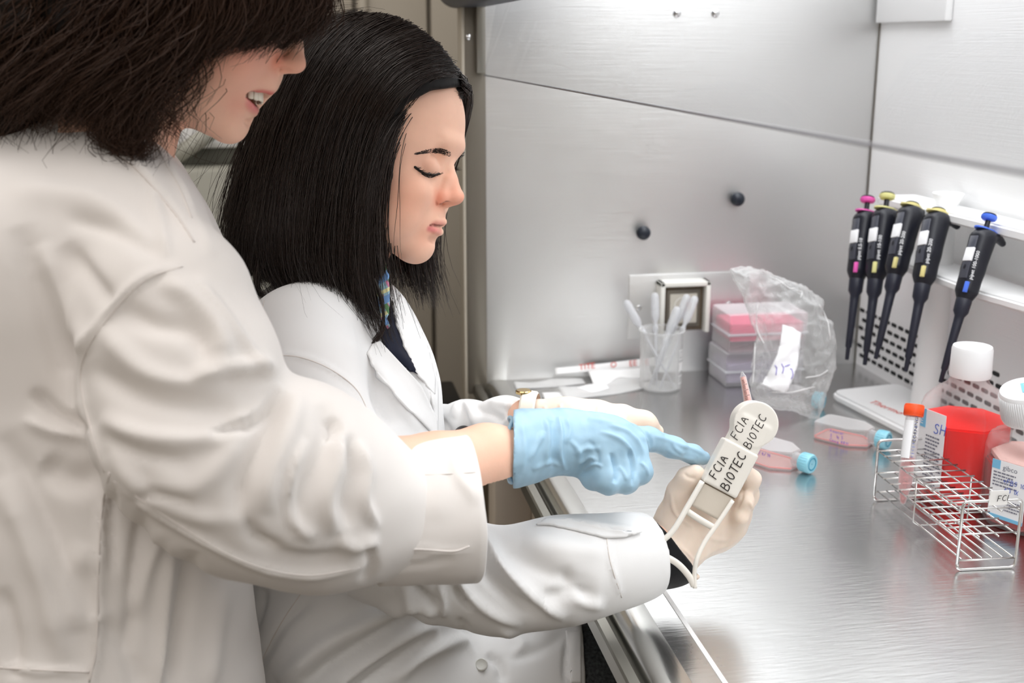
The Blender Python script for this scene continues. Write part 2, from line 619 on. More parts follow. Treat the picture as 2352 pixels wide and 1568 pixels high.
def patch(name, hit, poly, m, parent, step=7, lift=0.002, thick=0.0012, cols=None, smooth_it=2):
    """cloth or paper piece lying over a built surface: outline on the near side, own thickness"""
    poly = np.asarray(poly, float)
    x0, y0 = poly.min(0); x1, y1 = poly.max(0)
    nx = int((x1 - x0) / step) + 2; ny = int((y1 - y0) / step) + 2
    X, Y = np.meshgrid(np.linspace(x0, x1, nx), np.linspace(y0, y1, ny), indexing='ij')
    sd = poly_sd(X.ravel(), Y.ravel(), poly).reshape(nx, ny)
    # pull the near-outside grid points onto the outline
    pts = {}
    closed = np.vstack([poly, poly[:1]])
    for i in range(nx):
        for j in range(ny):
            if sd[i, j] > -step * .75:
                p = np.array([X[i, j], Y[i, j]])
                if sd[i, j] < step * .35:
                    best = None
                    for k in range(len(poly)):
                        a, b = closed[k], closed[k + 1]; ab = b - a
                        t = min(1, max(0, ((p - a) @ ab) / (ab @ ab)))
                        q = a + t * ab; d = ((q - p) ** 2).sum()
                        if best is None or d < best[0]: best = (d, q)
                    p = best[1]
                pts[(i, j)] = p
    W = {}
    for k, p in pts.items():
        q = hit(p[0], p[1], 0)
        if q is not None: W[k] = q
    if not W: return None
    for _ in range(smooth_it):
        N_ = {}
        for (i, j), q in W.items():
            nb = [W[c] for c in ((i + 1, j), (i - 1, j), (i, j + 1), (i, j - 1)) if c in W]
            dcur = (q - CAM) @ FWD
            if nb:
                dm = np.mean([(w - CAM) @ FWD for w in nb])
                r = (q - CAM) / dcur
                N_[(i, j)] = CAM + r * (dcur * .5 + dm * .5)
            else: N_[(i, j)] = q
        W = N_
    keys = list(W); idx = {k: n for n, k in enumerate(keys)}
    F = []
    for (i, j) in keys:
        c = [(i, j), (i + 1, j), (i + 1, j + 1), (i, j + 1)]
        if all(k in idx for k in c): F.append([idx[k] for k in c])
        else:
            for tri in (((i, j), (i + 1, j), (i, j + 1)), ((i + 1, j), (i + 1, j + 1), (i, j + 1)) , ((i, j), (i + 1, j), (i + 1, j + 1)), ((i, j), (i + 1, j + 1), (i, j + 1))):
                if all(k in idx for k in tri) and sum(k in idx for k in c) == 3:
                    F.append([idx[k] for k in tri]); break
    A = np.array([W[k] for k in keys])
    dirs = A - CAM; dirs /= np.linalg.norm(dirs, axis=1)[:, None]
    A = A - dirs * lift
    o = mesh_obj(name, A, F, m, parent, True, cols(A) if cols else None)
    bm = bmesh.new(); bm.from_mesh(o.data)
    bmesh.ops.recalc_face_normals(bm, faces=bm.faces)
    bmesh.ops.solidify(bm, geom=bm.faces[:], thickness=thick)
    bm.to_mesh(o.data); bm.free()
    return o

def sculpt(name, f, lo, hi, h, m, parent, folds=None, it=2, noise=None, cols=None, dmax=9.0, extra=None):
    V, Q = surface_nets(f, lo, hi, h)
    V = relax(V, Q, it)
    V, Q = largest(V, Q)
    if folds: V = fold(V, Q, folds, dmax)
    if noise:
        N = vnormals(V, Q)
        for (sc, amp, sd) in noise: V = V + N * (vnoise(V, sc, sd) * amp)[:, None]
    if extra: V = extra(V, Q)
    return mesh_obj(name, V, Q, m, parent, True, cols(V, Q) if cols else None)

def bounds(*pts, pad=0.05):
    a = np.array(pts)
    return a.min(0) - pad, a.max(0) + pad

def caster(objs):
    """ray caster from the camera position onto built meshes"""
    trees = []
    for o in objs:
        org = origin_of(o)
        me = o.data
        V = [Vector(np.array(v.co) + org) for v in me.vertices]
        trees.append(BVHTree.FromPolygons(V, [tuple(p.vertices) for p in me.polygons]))
    def hit(px, py, lift=0.0):
        r = ray(px, py); r = Vector(r / np.linalg.norm(r))
        best = None
        for t in trees:
            loc, nor, i, d = t.ray_cast(Vector(CAM), r, 6)
            if loc is not None and (best is None or d < best[0]): best = (d, loc, nor)
        if best is None: return None
        n = best[2] if best[2].dot(r) < 0 else -best[2]
        return np.array(best[1] + n * lift)
    return hit

def seam(name, hit, poly, r, m, parent, lift=0.0, n=6, step=8):
    pts = []
    for q in smooth_poly(poly, step):
        h_ = hit(q[0], q[1], lift)
        if h_ is not None: pts.append(h_)
    if len(pts) < 3: return None
    p = np.array(pts)
    for _ in range(2): p[1:-1] = (p[:-2] + 2 * p[1:-1] + p[2:]) / 4
    return tube_obj(name, p, r, m, parent, n=6)

def hair_obj(name, guides, n, m, parent, rad=0.0004, spread=0.008, curl=(0, 0), seed=1, seg=14, depth=0.03, jitter_len=.15, wisps=0.0, cross=0.0, over=None, lift=(.0012, .0055)):
    """guides: list of (list of points) neighbouring along the scalp; strands are interpolated between neighbours"""
    rs = np.random.RandomState(seed)
    G = []
    for g in guides:
        c = smooth_poly(np.array(g), 8)
        L = np.r_[0, np.cumsum(np.linalg.norm(np.diff(c, axis=0), axis=1))]; L /= L[-1]
        G.append(np.stack([np.interp(np.linspace(0, 1, seg), L, c[:, i]) for i in range(3)], 1))
    G = np.array(G)
    k = len(G)
    u = rs.uniform(0, k - 1 - 1e-6, n)
    i = u.astype(int); fr = (u - i)[:, None, None]
    S = G[i] * (1 - fr) + G[i + 1] * fr if k > 1 else G[np.zeros(n, int)]
    t = np.linspace(0, 1, seg)
    ln = 1 - rs.uniform(0, jitter_len, n)
    # shorten
    tt = t[None, :] * ln[:, None] * (seg - 1)
    j = np.clip(tt.astype(int), 0, seg - 2); f = (tt - j)[..., None]
    S = np.take_along_axis(S, j[..., None].repeat(3, 2), 1) * (1 - f) + np.take_along_axis(S, (j + 1)[..., None].repeat(3, 2), 1) * f
    env = np.sqrt(np.clip(t, 0, 1))[None, :, None]
    off = rs.normal(size=(n, 1, 3)) * spread
    S = S + off * (0.35 + .65 * env)
    S = S + FWD[None, None] * (rs.uniform(0, 1, (n, 1, 1)) ** 1.0 * depth)
    if cross:
        S = S + RGT[None, None] * (rs.normal(size=(n, 1, 1)) * cross) * env ** 2
    # slow waviness
    for q in range(2):
        ph = rs.uniform(0, 6.28, (n, 1)); fq = rs.uniform(.5, 1.6, (n, 1)) * (q + 1)
        dirn = rs.normal(size=(n, 1, 3))
        S = S + (np.sin(ph + fq * t[None] * 6.28) * (t[None] ** 1))[..., None] * dirn * spread * .35
    if curl[0] > 0:
        ph = rs.uniform(0, 6.28, (n, 1)); cl = rs.uniform(.6, 1.4, (n, 1))
        a = ph + t[None] * 6.28 * curl[1] * cl
        S = S + curl[0] * (t[None, :, None]) * (np.sin(a)[..., None] * RGT + np.cos(a)[..., None] * FWD * .7 + .5 * np.sin(a * .7)[..., None] * UPV)
    if wisps:
        m_ = rs.uniform(size=n) < wisps
        S[m_] += (rs.normal(size=(m_.sum(), 1, 3)) * spread * 2.2) * (t[None, :, None] ** 1.5)
    if over is not None:
        tr, org = over
        lf = rs.uniform(lift[0], lift[1], n) * (rs.uniform(0, 1, n) ** .5)
        for q in range(n):
            for w in range(seg):
                p = Vector(S[q, w])
                loc, nor, _, dd = tr.find_nearest(p, .12)
                if loc is None: continue
                s_ = (p - loc).dot(nor)
                if s_ < -.004:
                    l2, n2, _, _ = tr.ray_cast(p, Vector(-FWD), .3)
                    if l2 is not None and n2.dot(Vector(FWD)) < -.05: loc, nor = l2, n2
                if s_ < lf[q]: S[q, w] = loc + nor * lf[q]
        S[:, 1:-1] = (S[:, :-2] + 2 * S[:, 1:-1] + S[:, 2:]) / 4
    sl = np.linalg.norm(np.diff(S, axis=1), axis=2)
    S = S[(sl.max(1) < 3.2 * np.median(sl) + .004)]
    n = len(S)
    T = np.gradient(S, axis=1); T /= np.linalg.norm(T, axis=2, keepdims=True) + 1e-9
    a = rs.normal(size=(n, 1, 3)); N = np.cross(T, a); N /= np.linalg.norm(N, axis=2, keepdims=True) + 1e-9
    Bn = np.cross(T, N)
    rr = rad * rs.uniform(.5, 1.3, (n, 1)) * np.interp(t, [0, .7, 1], [1, 1, .25])[None]
    V = np.zeros((n, seg, 3, 3))
    for q in range(3):
        an = q * 2.0944
        V[:, :, q] = S + rr[..., None] * (math.cos(an) * N + math.sin(an) * Bn)
    base = np.arange(n)[:, None, None] * seg * 3 + np.arange(seg - 1)[None, :, None] * 3 + np.arange(3)[None, None, :]
    nxt = np.arange(n)[:, None, None] * seg * 3 + np.arange(seg - 1)[None, :, None] * 3 + (np.arange(3)[None, None, :] + 1) % 3
    Q = np.stack([base, nxt, nxt + 3, base + 3], -1).reshape(-1, 4)
    return fast_mesh(name, V.reshape(-1, 3), Q, m, parent)

def fast_mesh(name, V, Q, m, parent):
    if parent is not None: V = V - origin_of(parent)
    me = bpy.data.meshes.new(name)
    me.vertices.add(len(V)); me.vertices.foreach_set('co', V.astype(np.float32).ravel())
    me.loops.add(Q.size); me.loops.foreach_set('vertex_index', Q.astype(np.int32).ravel())
    me.polygons.add(len(Q)); me.polygons.foreach_set('loop_start', np.arange(0, Q.size, 4, dtype=np.int32))
    me.polygons.foreach_set('use_smooth', np.ones(len(Q), bool))
    me.update(calc_edges=True)
    me.materials.append(m)
    o = bpy.data.objects.new(name, me)
    return link(o, parent)
# ------------------------------------------------------------------ materials
M = {}
M['wall'] = mat('painted_wall', lin(206, 200, 188), 0.7, var=(3, .03))
M['floor'] = mat('vinyl_floor', lin(110, 100, 86), 0.5, var=(6, .08))
M['locker'] = mat('beige_panel', lin(186, 178, 164), 0.5, var=(2, .03))
M['locker_d'] = mat('beige_panel_edge', lin(150, 142, 128), 0.5)
M['brown'] = mat('underbench_shade_brown', lin(112, 100, 82), 0.6, var=(4, .05))  # brown stands in for the shaded space under the bench
M['blackp'] = mat('black_plastic', (0.006, 0.006, 0.007), 0.45)
M['grey_p'] = mat('grey_plastic', lin(172, 171, 160), 0.5, var=(8, .02))
M['dgrey_p'] = mat('dark_grey_plastic', lin(96, 96, 88), 0.6)
M['white_p'] = mat('white_plastic', (0.86, 0.86, 0.86), 0.35)
M['cream_p'] = mat('cream_plastic', (0.83, 0.82, 0.77), 0.35)
M['hood'] = mat('dark_hood_paint', lin(66, 72, 84), 0.4)
M['frame'] = mat('frame_metal', lin(120, 114, 104), 0.4, metal=.5)
M['beige_leg'] = mat('beige_leg', lin(205, 193, 178), 0.5)
M['black'] = mat('black_rubber', (0.004, 0.004, 0.005), 0.5)
M['knob'] = mat('dark_knob', lin(32, 38, 48), 0.35)
M['chrome'] = mat('polished_steel', (0.78, 0.78, 0.79), 0.16, metal=1.0)
M['groove'] = mat('dark_gap', (0.02, 0.02, 0.02), 0.6)
M['edge'] = mat('edge_steel', lin(160, 158, 150), 0.3, metal=.9)

def steel(name, base, rough, scale, stretch, strength, dirt=0.06):
    m = mat(name, base, rough, metal=1.0)
    t = m.node_tree; b = t.nodes['Principled BSDF']
    tc = nd(t, 'ShaderNodeTexCoord')
    mp = nd(t, 'ShaderNodeMapping'); mp.inputs['Scale'].default_value = stretch
    n = nd(t, 'ShaderNodeTexNoise'); n.inputs['Scale'].default_value = scale; n.inputs['Detail'].default_value = 3
    bp = nd(t, 'ShaderNodeBump'); bp.inputs['Strength'].default_value = strength; bp.inputs['Distance'].default_value = 0.001
    t.links.new(tc.outputs['Object'], mp.inputs['Vector']); t.links.new(mp.outputs['Vector'], n.inputs['Vector'])
    t.links.new(n.outputs['Fac'], bp.inputs['Height']); t.links.new(bp.outputs['Normal'], b.inputs['Normal'])
    n2 = nd(t, 'ShaderNodeTexNoise'); n2.inputs['Scale'].default_value = 7; n2.inputs['Detail'].default_value = 6
    mr = nd(t, 'ShaderNodeMapRange'); mr.inputs['To Min'].default_value = rough - dirt; mr.inputs['To Max'].default_value = rough + dirt
    t.links.new(tc.outputs['Object'], n2.inputs['Vector']); t.links.new(n2.outputs['Fac'], mr.inputs['Value'])
    t.links.new(mr.outputs['Result'], b.inputs['Roughness'])
    return m
M['steel_side'] = steel('brushed_steel_side', (0.74, 0.74, 0.735), 0.44, 30, (.35, 1, 26), .30)
M['steel_back'] = steel('brushed_steel_back', (0.95, 0.95, 0.95), 0.42, 30, (1, .35, 26), .30)
M['steel_back'].node_tree.nodes['Principled BSDF'].inputs['Metallic'].default_value = .3  # nearby lamp's brightness put into the colour: paler, less metallic than the side
M['steel_top'] = steel('brushed_steel_worktop', (0.66, 0.66, 0.655), 0.25, 22, (1.6, 10, 1), .20)
M['steel_lip'] = steel('rolled_steel_lip', (0.70, 0.70, 0.68), 0.2, 20, (6, 1, 6), .1)

# ------------------------------------------------------------------ the room
ZT = 0.78                   # height of the worktop
XF, XB, YL = 0.262, 0.893, 1.765   # cabinet: front edge, back wall, left end wall
bm = bmesh.new(); box(bm, (-3.0, -2.0, -0.05), (3.0, 3.2, 0.0))
tag(bm_obj('floor', bm, M['floor']), kind='structure')
bm = bmesh.new(); box(bm, (-3.0, 3.0, 0.0), (3.0, 3.1, 2.9))
tag(bm_obj('wall_far', bm, M['wall']), kind='structure')
bm = bmesh.new(); box(bm, (1.25, -2.0, 0.0), (1.35, 3.0, 2.9))
tag(bm_obj('wall_right', bm, M['wall']), kind='structure')

bm = bmesh.new(); box(bm, (-3.1, -2.0, 0.0), (-3.0, 3.1, 2.9))
tag(bm_obj('wall_left', bm, M['wall']), kind='structure')
bm = bmesh.new(); box(bm, (-3.1, -2.1, 0.0), (1.35, -2.0, 2.9))
tag(bm_obj('wall_near', bm, M['wall']), kind='structure')
# tall beige locker behind the seated woman
lk = empty('tall_locker', (0.0, 2.45, 0), 'tall beige locker with upright panel seams behind the dark haired seated woman', 'locker')
xs = [on_plane(px, 60, 1, 2.40)[0] for px in (560, 815, 985, 1140)]
box_obj('carcass', (xs[0], 2.42, 0.0), (xs[3] + .2, 2.80, 2.3), M['locker_d'], lk)
for i in range(3):
    box_obj('door_panel', (xs[i] + .004, 2.395, 0.02), (xs[i + 1] + (.2 if i == 2 else 0) - .004, 2.42, 2.28), M['locker'], lk, bev=.004)
tube_obj('edge_strip', [(xs[1] + .016, 2.388, .05), (xs[1] + .016, 2.388, 2.27)], .010, M['locker'], lk)

# black topped bench end behind the seated woman's far arm
bb = empty('low_bench', (0.15, 2.0, 0), 'dark low bench unit with black top left of the steel cabinet', 'bench')
bz = on_plane(1050, 872, 1, 1.99)[2]
box_obj('bench_body', (0.04, 1.90, 0.0), (0.42, 1.98, bz - .15), M['brown'], bb, bev=.003)  # added down to the floor, its brown fills in for shade there
box_obj('bench_top', (0.04, 1.86, bz - .15), (0.245, 1.99, bz), M['blackp'], bb, bev=.006)
lathe_obj('screw', (0.225, 1.858, bz - .06), (0, -1, 0), [(.004, 0), (.004, .002), (.002, .003)], M['chrome'], bb, 12)

# grey bench-top machine seen between the two women
gm = empty('grey_instrument', (-0.35, 2.25, 0), 'grey boxy instrument with sloping lid seen under the standing woman\'s chin', 'instrument')
a0 = on_plane(330, 392, 1, 2.1); a1 = on_plane(580, 392, 1, 2.1)
zt = a0[2]
box_obj('lower_body', (a0[0] - .15, 2.10, 0.0), (a1[0] + .05, 2.38, zt), M['grey_p'], gm, bev=.008)
zb = on_plane(470, 335, 1, 2.22)[2]
box_obj('dark_band', (a0[0] - .1, 2.18, zt), (a1[0] + .05, 2.38, zb), M['dgrey_p'], gm, bev=.004)
bm = bmesh.new()
zc = on_plane(470, 275, 1, 2.24)[2]
box(bm, (a0[0] - .1, 2.16, zb), (a1[0] + .05, 2.38, zc), .01)
bm_obj('lid', bm, M['white_p'], gm)
q0 = on_plane(385, 372, 1, 2.13); q1 = on_plane(490, 300, 1, 2.13)
tube_obj('lid_arm', [q0, q1], .014, M['grey_p'], gm, n=8)

# ------------------------------------------------------------------ the safety cabinet
cb = empty('safety_cabinet', (0.58, 1.0, 0), 'stainless steel biological safety cabinet with glass sash around the work area', 'safety cabinet')
Y0 = -0.25
box_obj('left_end_wall', (XF + .008, YL, ZT - .02), (XB + .03, YL + .012, 1.75), M['steel_side'], cb, bev=.0015)
bw = box_obj('back_wall', (XB, Y0, ZT - .02), (XB + .012, YL, 1.75), M['steel_back'], cb)
box_obj('top_panel', (XF - .03, Y0, 1.75), (XB + .012, YL + .012, 1.77), M['white_p'], cb)
tube_obj('corner_joint', [(XB - .001, YL - .001, ZT), (XB - .001, YL - .001, 1.7)], .0011, M['frame'], cb, n=6)
# worktop with a rolled front lip, one profile extruded along the cabinet
prof = [(XF - .012, ZT - .020), (XF - .012, ZT - .006), (XF - .010, ZT - .004), (XF - .001, ZT - .004), (XF, ZT - .006), (XF, ZT - .018),
        (XF + .004, ZT - .018)]
def extrude(name, prof, y0, y1, m, parent, close_z, smooth=False, ny=1):
    V, Fs = [], []
    k = len(prof)
    ring = list(prof) + [(prof[-1][0], close_z), (prof[0][0], close_z)]
    k = len(ring)
    for y in (y0, y1):
        for x, z in ring: V.append((x, y, z))
    for j in range(k): Fs.append([j, (j + 1) % k, k + (j + 1) % k, k + j])
    Fs.append(list(range(k))[::-1]); Fs.append([k + j for j in range(k)])
    o = mesh_obj(name, V, Fs, m, parent)
    bm = bmesh.new(); bm.from_mesh(o.data); bmesh.ops.recalc_face_normals(bm, faces=bm.faces); bm.to_mesh(o.data); bm.free()
    if smooth: shade_auto(o, 40)
    return o
extrude('front_flange', prof, Y0, YL + .012, M['edge'], cb, ZT - .022)
lip = [(XF + .006, ZT - .030)]
for i in range(9):
    a = math.pi - i / 8 * math.pi / 2
    lip.append((XF + .022 + .016 * math.cos(a), ZT - .014 + .016 * math.sin(a)))
lip += [(XF + .034, ZT + .001), (XF + .042, ZT - .0005)]
extrude('front_lip', lip, Y0, YL, M['steel_lip'], cb, ZT - .032, True)
box_obj('worktop', (XF + .040, Y0, ZT - .03), (XB, YL, ZT), M['steel_top'], cb)
xg = on_plane(1600, 1470, 2, ZT)[0]
box_obj('tray_edge', (xg - .0022, Y0, ZT - .001), (xg + .0022, 1.06, ZT + .0006), M['white_p'], cb)
# side frame strips at the open front, under-bench panel
box_obj('side_post', (XF - .022, YL - .002, ZT - .02), (XF + .010, YL + .05, 1.75), M['frame'], cb, bev=.003)
box_obj('post_edge', (XF - .026, YL + .0, ZT - .03), (XF - .020, YL + .045, 1.75), M['locker'], cb, bev=.001)
box_obj('sash_guide', (XF - .006, YL - .016, 1.255), (XF + .006, YL - .002, 1.70), M['edge'], cb, bev=.001)
lathe_obj('post_screw', (XF - .016, YL - .002, on_plane(1088, 85, 1, YL)[2]), (0, -1, 0), [(.004, 0), (.004, .002), (.002, .003)], M['chrome'], cb, 12)
box_obj('under_panel', (XF + .05, 1.55, 0.0), (XB, 1.765, ZT - .03), M['beige_leg'], cb, bev=.004)
box_obj('under_leg', (XF - .006, 1.60, 0.0), (XF + .05, 1.66, ZT - .032), M['beige_leg'], cb, bev=.004)
box_obj('under_tray', (XF + .12, Y0, ZT - .12), (XB, YL, ZT - .035), M['grey_p'], cb, bev=.004)
# hood fascia with rounded lower edge above the opening
hz = on_plane(1110, 10, 0, XF)[2]
fz = 1.3 + (on_plane(1110, 17, 1, YL)[2] - 1.3)
fas = []
for i in range(9):
    a = -math.pi / 2 - i / 8 * math.pi / 2
    fas.append((XF - .055 + .03 + .03 * math.cos(a), fz + .03 + .03 * math.sin(a)))
fas = [(XF + .004, fz)] + fas + [(XF - .055, fz + .25)]
extrude('hood_fascia', [(x, z) for x, z in fas], Y0, YL + .06, M['hood'], cb, fz + .25, True)
# glass sash: a tilted real pane
m_gl = mat('sash_glass', (0.93, 0.95, 0.95), 0.02, trans=1.0, ior=1.08)
t = m_gl.node_tree
gls = nd(t, 'ShaderNodeBsdfGlass') if False else None
zs = on_plane(1115, 172, 1, YL)[2]
m_glass = bpy.data.materials.new('sash_pane'); m_glass.use_nodes = True
t = m_glass.node_tree; t.nodes.remove(t.nodes['Principled BSDF'])
tr = nd(t, 'ShaderNodeBsdfTransparent'); tr.inputs[0].default_value = (.87, .87, .875, 1)
gl = nd(t, 'ShaderNodeBsdfGlossy'); gl.inputs['Roughness'].default_value = .02
lw = nd(t, 'ShaderNodeFresnel'); lw.inputs['IOR'].default_value = 1.06
mx = nd(t, 'ShaderNodeMixShader')
mx.inputs[0].default_value = .05; t.links.new(tr.outputs[0], mx.inputs[1]); t.links.new(gl.outputs[0], mx.inputs[2])
t.links.new(mx.outputs[0], t.nodes['Material Output'].inputs[0])
bm = bmesh.new()
vs = [bm.verts.new(p) for p in ((XF + .006, Y0, zs), (XF + .006, YL - .006, zs), (XF + .10, YL - .006, 1.76), (XF + .10, Y0, 1.76))]
bm.faces.new(vs)
o = bm_obj('sash_glass', bm, m_glass, cb)
tube_obj('sash_bottom_edge', [(XF + .006, Y0, zs), (XF + .006, YL - .006, zs)], .0011, mat('glass_edge', lin(150, 150, 158), .25), cb, n=6)
# knobs, screws and bracket
def at_left(px, py): return on_plane(px, py, 1, YL)
def at_back(px, py): return on_plane(px, py, 0, XB)
for (px, py) in ((1471, 532), (1686, 455)):
    lathe_obj('plug_knob', at_left(px + 2, py), (0, -1, 0), [(.006, 0), (.006, .004), (.0098, .006), (.0112, .010), (.0108, .0155), (.008, .019), (.003, .0205)], M['knob'], cb, 28)
for (px, py) in ((1555, 30), (1643, 30)):
    lathe_obj('wall_screw', at_left(px, py), (0, -1, 0), [(.006, 0), (.006, .002), (.0045, .0035), (.002, .004)], M['chrome'], cb, 16)
p0 = at_back(2060, 0); p1 = at_back(2188, 48)
box_obj('corner_bracket', (XB - .012, p1[1], p1[2]), (XB - .0005, YL - .006, 1.52), M['white_p'], cb, bev=.002)
# perforation slots of the back wall: rows of dark pills
slot_me = None
def slot(y, z):
    global slot_me
    if slot_me is None:
        bm = bmesh.new()
        L, r = .0080, .0029
        vs = []
        for s, a0 in ((1, -90), (-1, 90)):
            for i in range(7):
                a = math.radians(a0 + i * 30)
                vs.append(bm.verts.new((0, s * L / 1 - s * r + r * math.cos(a) * 1, r * math.sin(a))))
        f = bm.faces.new(vs)
        ex = bmesh.ops.extrude_face_region(bm, geom=[f])
        bmesh.ops.translate(bm, verts=[v for v in ex['geom'] if isinstance(v, bmesh.types.BMVert)], vec=(-.0008, 0, 0))
        bmesh.ops.recalc_face_normals(bm, faces=bm.faces)
        slot_me = bpy.data.meshes.new('slot'); bm.to_mesh(slot_me); bm.free(); slot_me.materials.append(M['black'])
    o = bpy.data.objects.new('slot', slot_me)
    COL.objects.link(o); o.parent = bw
    o.location = Vector((XB, y, z)) - Vector(origin_of(bw))
rowz = [at_back(2010, 726)[2], at_back(2001, 807)[2]]
dz = (rowz[0] - rowz[1]) / 4
for r in range(6):
    z = rowz[0] - r * dz
    if z < ZT + .008: continue
    y = YL - .012 - (r % 2) * .010
    while y > .95:
        if not (r < 1 and y < 1.35): slot(y, z)
        y -= .0215
# ------------------------------------------------------------------ lab ware materials
def clear(name, tint=(.95, .95, .95), body=.05, edge=.55, rough=.08, col=(.9, .9, .9), milk=0.0):
    """thin clear plastic or glass: see-through, brighter and shinier where seen edge-on"""
    m = bpy.data.materials.new(name); m.use_nodes = True
    t = m.node_tree; b = t.nodes['Principled BSDF']
    b.inputs['Base Color'].default_value = (*col, 1); b.inputs['Roughness'].default_value = rough
    b.inputs['Specular IOR Level'].default_value = .6
    tr = nd(t, 'ShaderNodeBsdfTransparent'); tr.inputs[0].default_value = (*tint, 1)
    lw = nd(t, 'ShaderNodeLayerWeight'); lw.inputs['Blend'].default_value = .35
    mr = nd(t, 'ShaderNodeMapRange'); mr.inputs['To Min'].default_value = body + milk; mr.inputs['To Max'].default_value = edge + milk
    mx = nd(t, 'ShaderNodeMixShader')
    t.links.new(lw.outputs['Facing'], mr.inputs['Value']); t.links.new(mr.outputs[0], mx.inputs[0])
    t.links.new(tr.outputs[0], mx.inputs[1]); t.links.new(b.outputs[0], mx.inputs[2])
    t.links.new(mx.outputs[0], t.nodes['Material Output'].inputs[0])
    return m
M['glass'] = clear('clear_glass', (.97, .97, .97), .05, .75, .04)
M['ps'] = clear('clear_polystyrene', (.96, .95, .95), .08, .7, .1)
M['pet'] = clear('bottle_plastic', (.97, .965, .965), .02, .38, .08)
M['bag'] = clear('polythene_film', (.95, .95, .95), .10, .75, .12)
M['frost'] = clear('frosted_plastic', (.94, .94, .95), .22, .75, .4, (.95, .94, .96))
M['ldpe'] = clear('milky_plastic', (.9, .91, .93), .45, .85, .25, (.86, .87, .90))
M['pink_in'] = mat('pink_rack', lin(246, 120, 150), .5, spec=.2)
M['purple_in'] = mat('grey_violet_rack', lin(176, 166, 190), .5)
M['red_media'] = mat('red_medium', (.90, .006, .004), .25, spec=.25)
M['dark_media'] = mat('dark_red_medium', (.36, .002, .003), .25, spec=.2)
M['foam'] = mat('pink_foam', lin(236, 196, 188), .6, bump=(900, .5, .001))
M['pink_liq'] = clear('pink_medium', (.98, .62, .60), .10, .4, .08, lin(248, 130, 125))
M['pink_line'] = mat('pink_culture_medium', lin(248, 190, 184), .2, alpha=.3)
M['pink_edge'] = mat('pink_medium_edge', lin(246, 150, 146), .2)
M['cap_blue'] = mat('light_blue_cap', lin(150, 214, 232), .4, sss=.1)
M['cap_ring'] = mat('blue_ring', lin(60, 160, 190), .4)
M['cap_white'] = mat('white_cap', (.88, .88, .89), .4, sss=.1, sss_rad=(1, 1, 1))
M['cap_orange'] = mat('orange_cap', lin(240, 84, 30), .45)
M['paper'] = mat('white_paper', (.88, .88, .88), .7, bump=(60, .2, .001))
M['label'] = mat('white_label', (.88, .88, .90), .5)
M['ink_b'] = mat('blue_ink', lin(60, 90, 190), .6)
M['ink_v'] = mat('violet_ink', lin(80, 50, 190), .6)
M['ink_k'] = mat('black_marker', (.012, .008, .007), .5)
M['ink_r'] = mat('red_print', lin(225, 70, 50), .6)
M['ink_g'] = mat('grey_print', lin(120, 120, 135), .6)
M['lab_blue'] = mat('pale_blue_print', lin(125, 190, 225), .5)
M['pip'] = mat('black_pipette_plastic', lin(26, 27, 36), .38, spec=.45)
M['pip2'] = mat('black_shaft_plastic', lin(30, 32, 46), .45)
M['wire'] = mat('steel_wire', (.74, .73, .72), .22, metal=1.0)
M['stand'] = mat('white_stand_plastic', (.89, .89, .89), .35)
M['tool'] = mat('white_tool_plastic', lin(232, 228, 220), .38)
M['tool2'] = mat('beige_tool_plastic', lin(208, 199, 186), .5)
M['amber'] = mat('amber_socket', lin(150, 100, 50), .4)
M['brown_frame'] = mat('smoked_frame', lin(96, 84, 70), .25)
M['socket'] = mat('socket_face', lin(205, 200, 188), .4)

def T3(px, py): return on_plane(px, py, 2, ZT)

# ------------------------------------------------------------------ wall outlet with cover plate
ol = empty('wall_outlet', at_left(1575, 760), 'square white framed wall socket with smoked cover on the left steel end wall', 'outlet')
a, b_ = at_left(1441, 780), at_left(1722, 622)
box_obj('steel_plate', (a[0], YL - .0022, a[2]), (b_[0], YL, b_[2]), M['chrome'] if False else M['steel_side'], ol, bev=.0008)
for (px, py) in ((1466, 706), (1674, 698)):
    lathe_obj('screw', at_left(px, py) - np.array([0, .002, 0]), (0, -1, 0), [(.0045, 0), (.0045, .002), (.002, .003)], M['chrome'], ol, 14)
DP = .030
x0, x1 = on_plane(1519, 646, 1, YL - DP)[0], on_plane(1634, 646, 1, YL - DP)[0]
z1, z0 = on_plane(1575, 648, 1, YL - DP)[2], on_plane(1575, 765, 1, YL - DP)[2]
w_ = .0075
for lo_, hi_ in (((x0, z1 - w_), (x1, z1)), ((x0, z0 + 0), (x0 + w_, z1)), ((x1 - w_, z0), (x1, z1))):
    box_obj('white_frame', (lo_[0], YL - DP, lo_[1]), (hi_[0], YL - .002, hi_[1]), M['cream_p'], ol, bev=.0015)
box_obj('smoked_cover', (x0 + w_, YL - .016, z0 + .001), (x1 - w_, YL - .004, z1 - w_), M['brown_frame'], ol, bev=.001)
box_obj('grey_rim', (x0 + w_ + .006, YL - .0185, z0 + .008), (x1 - w_ - .006, YL - .015, z1 - w_ - .007), M['frame'], ol, bev=.001)
box_obj('socket_face', (x0 + w_ + .011, YL - .020, z0 + .014), (x1 - w_ - .011, YL - .018, z1 - w_ - .013), M['socket'], ol, bev=.001)
cx_ = (x0 + x1) / 2; cz_ = (z0 + z1) / 2
lathe_obj('socket_ring', (cx_, YL - .0195, cz_), (0, -1, 0), [(.016, 0), (.016, .0012), (.0145, .0012), (.0145, .0002), (.001, .0002)], M['cream_p'], ol, 28)
box_obj('amber_insert', (cx_ + .003, YL - .0212, cz_ - .008), (cx_ + .013, YL - .0195, cz_ + .007), M['amber'], ol, bev=.0008)

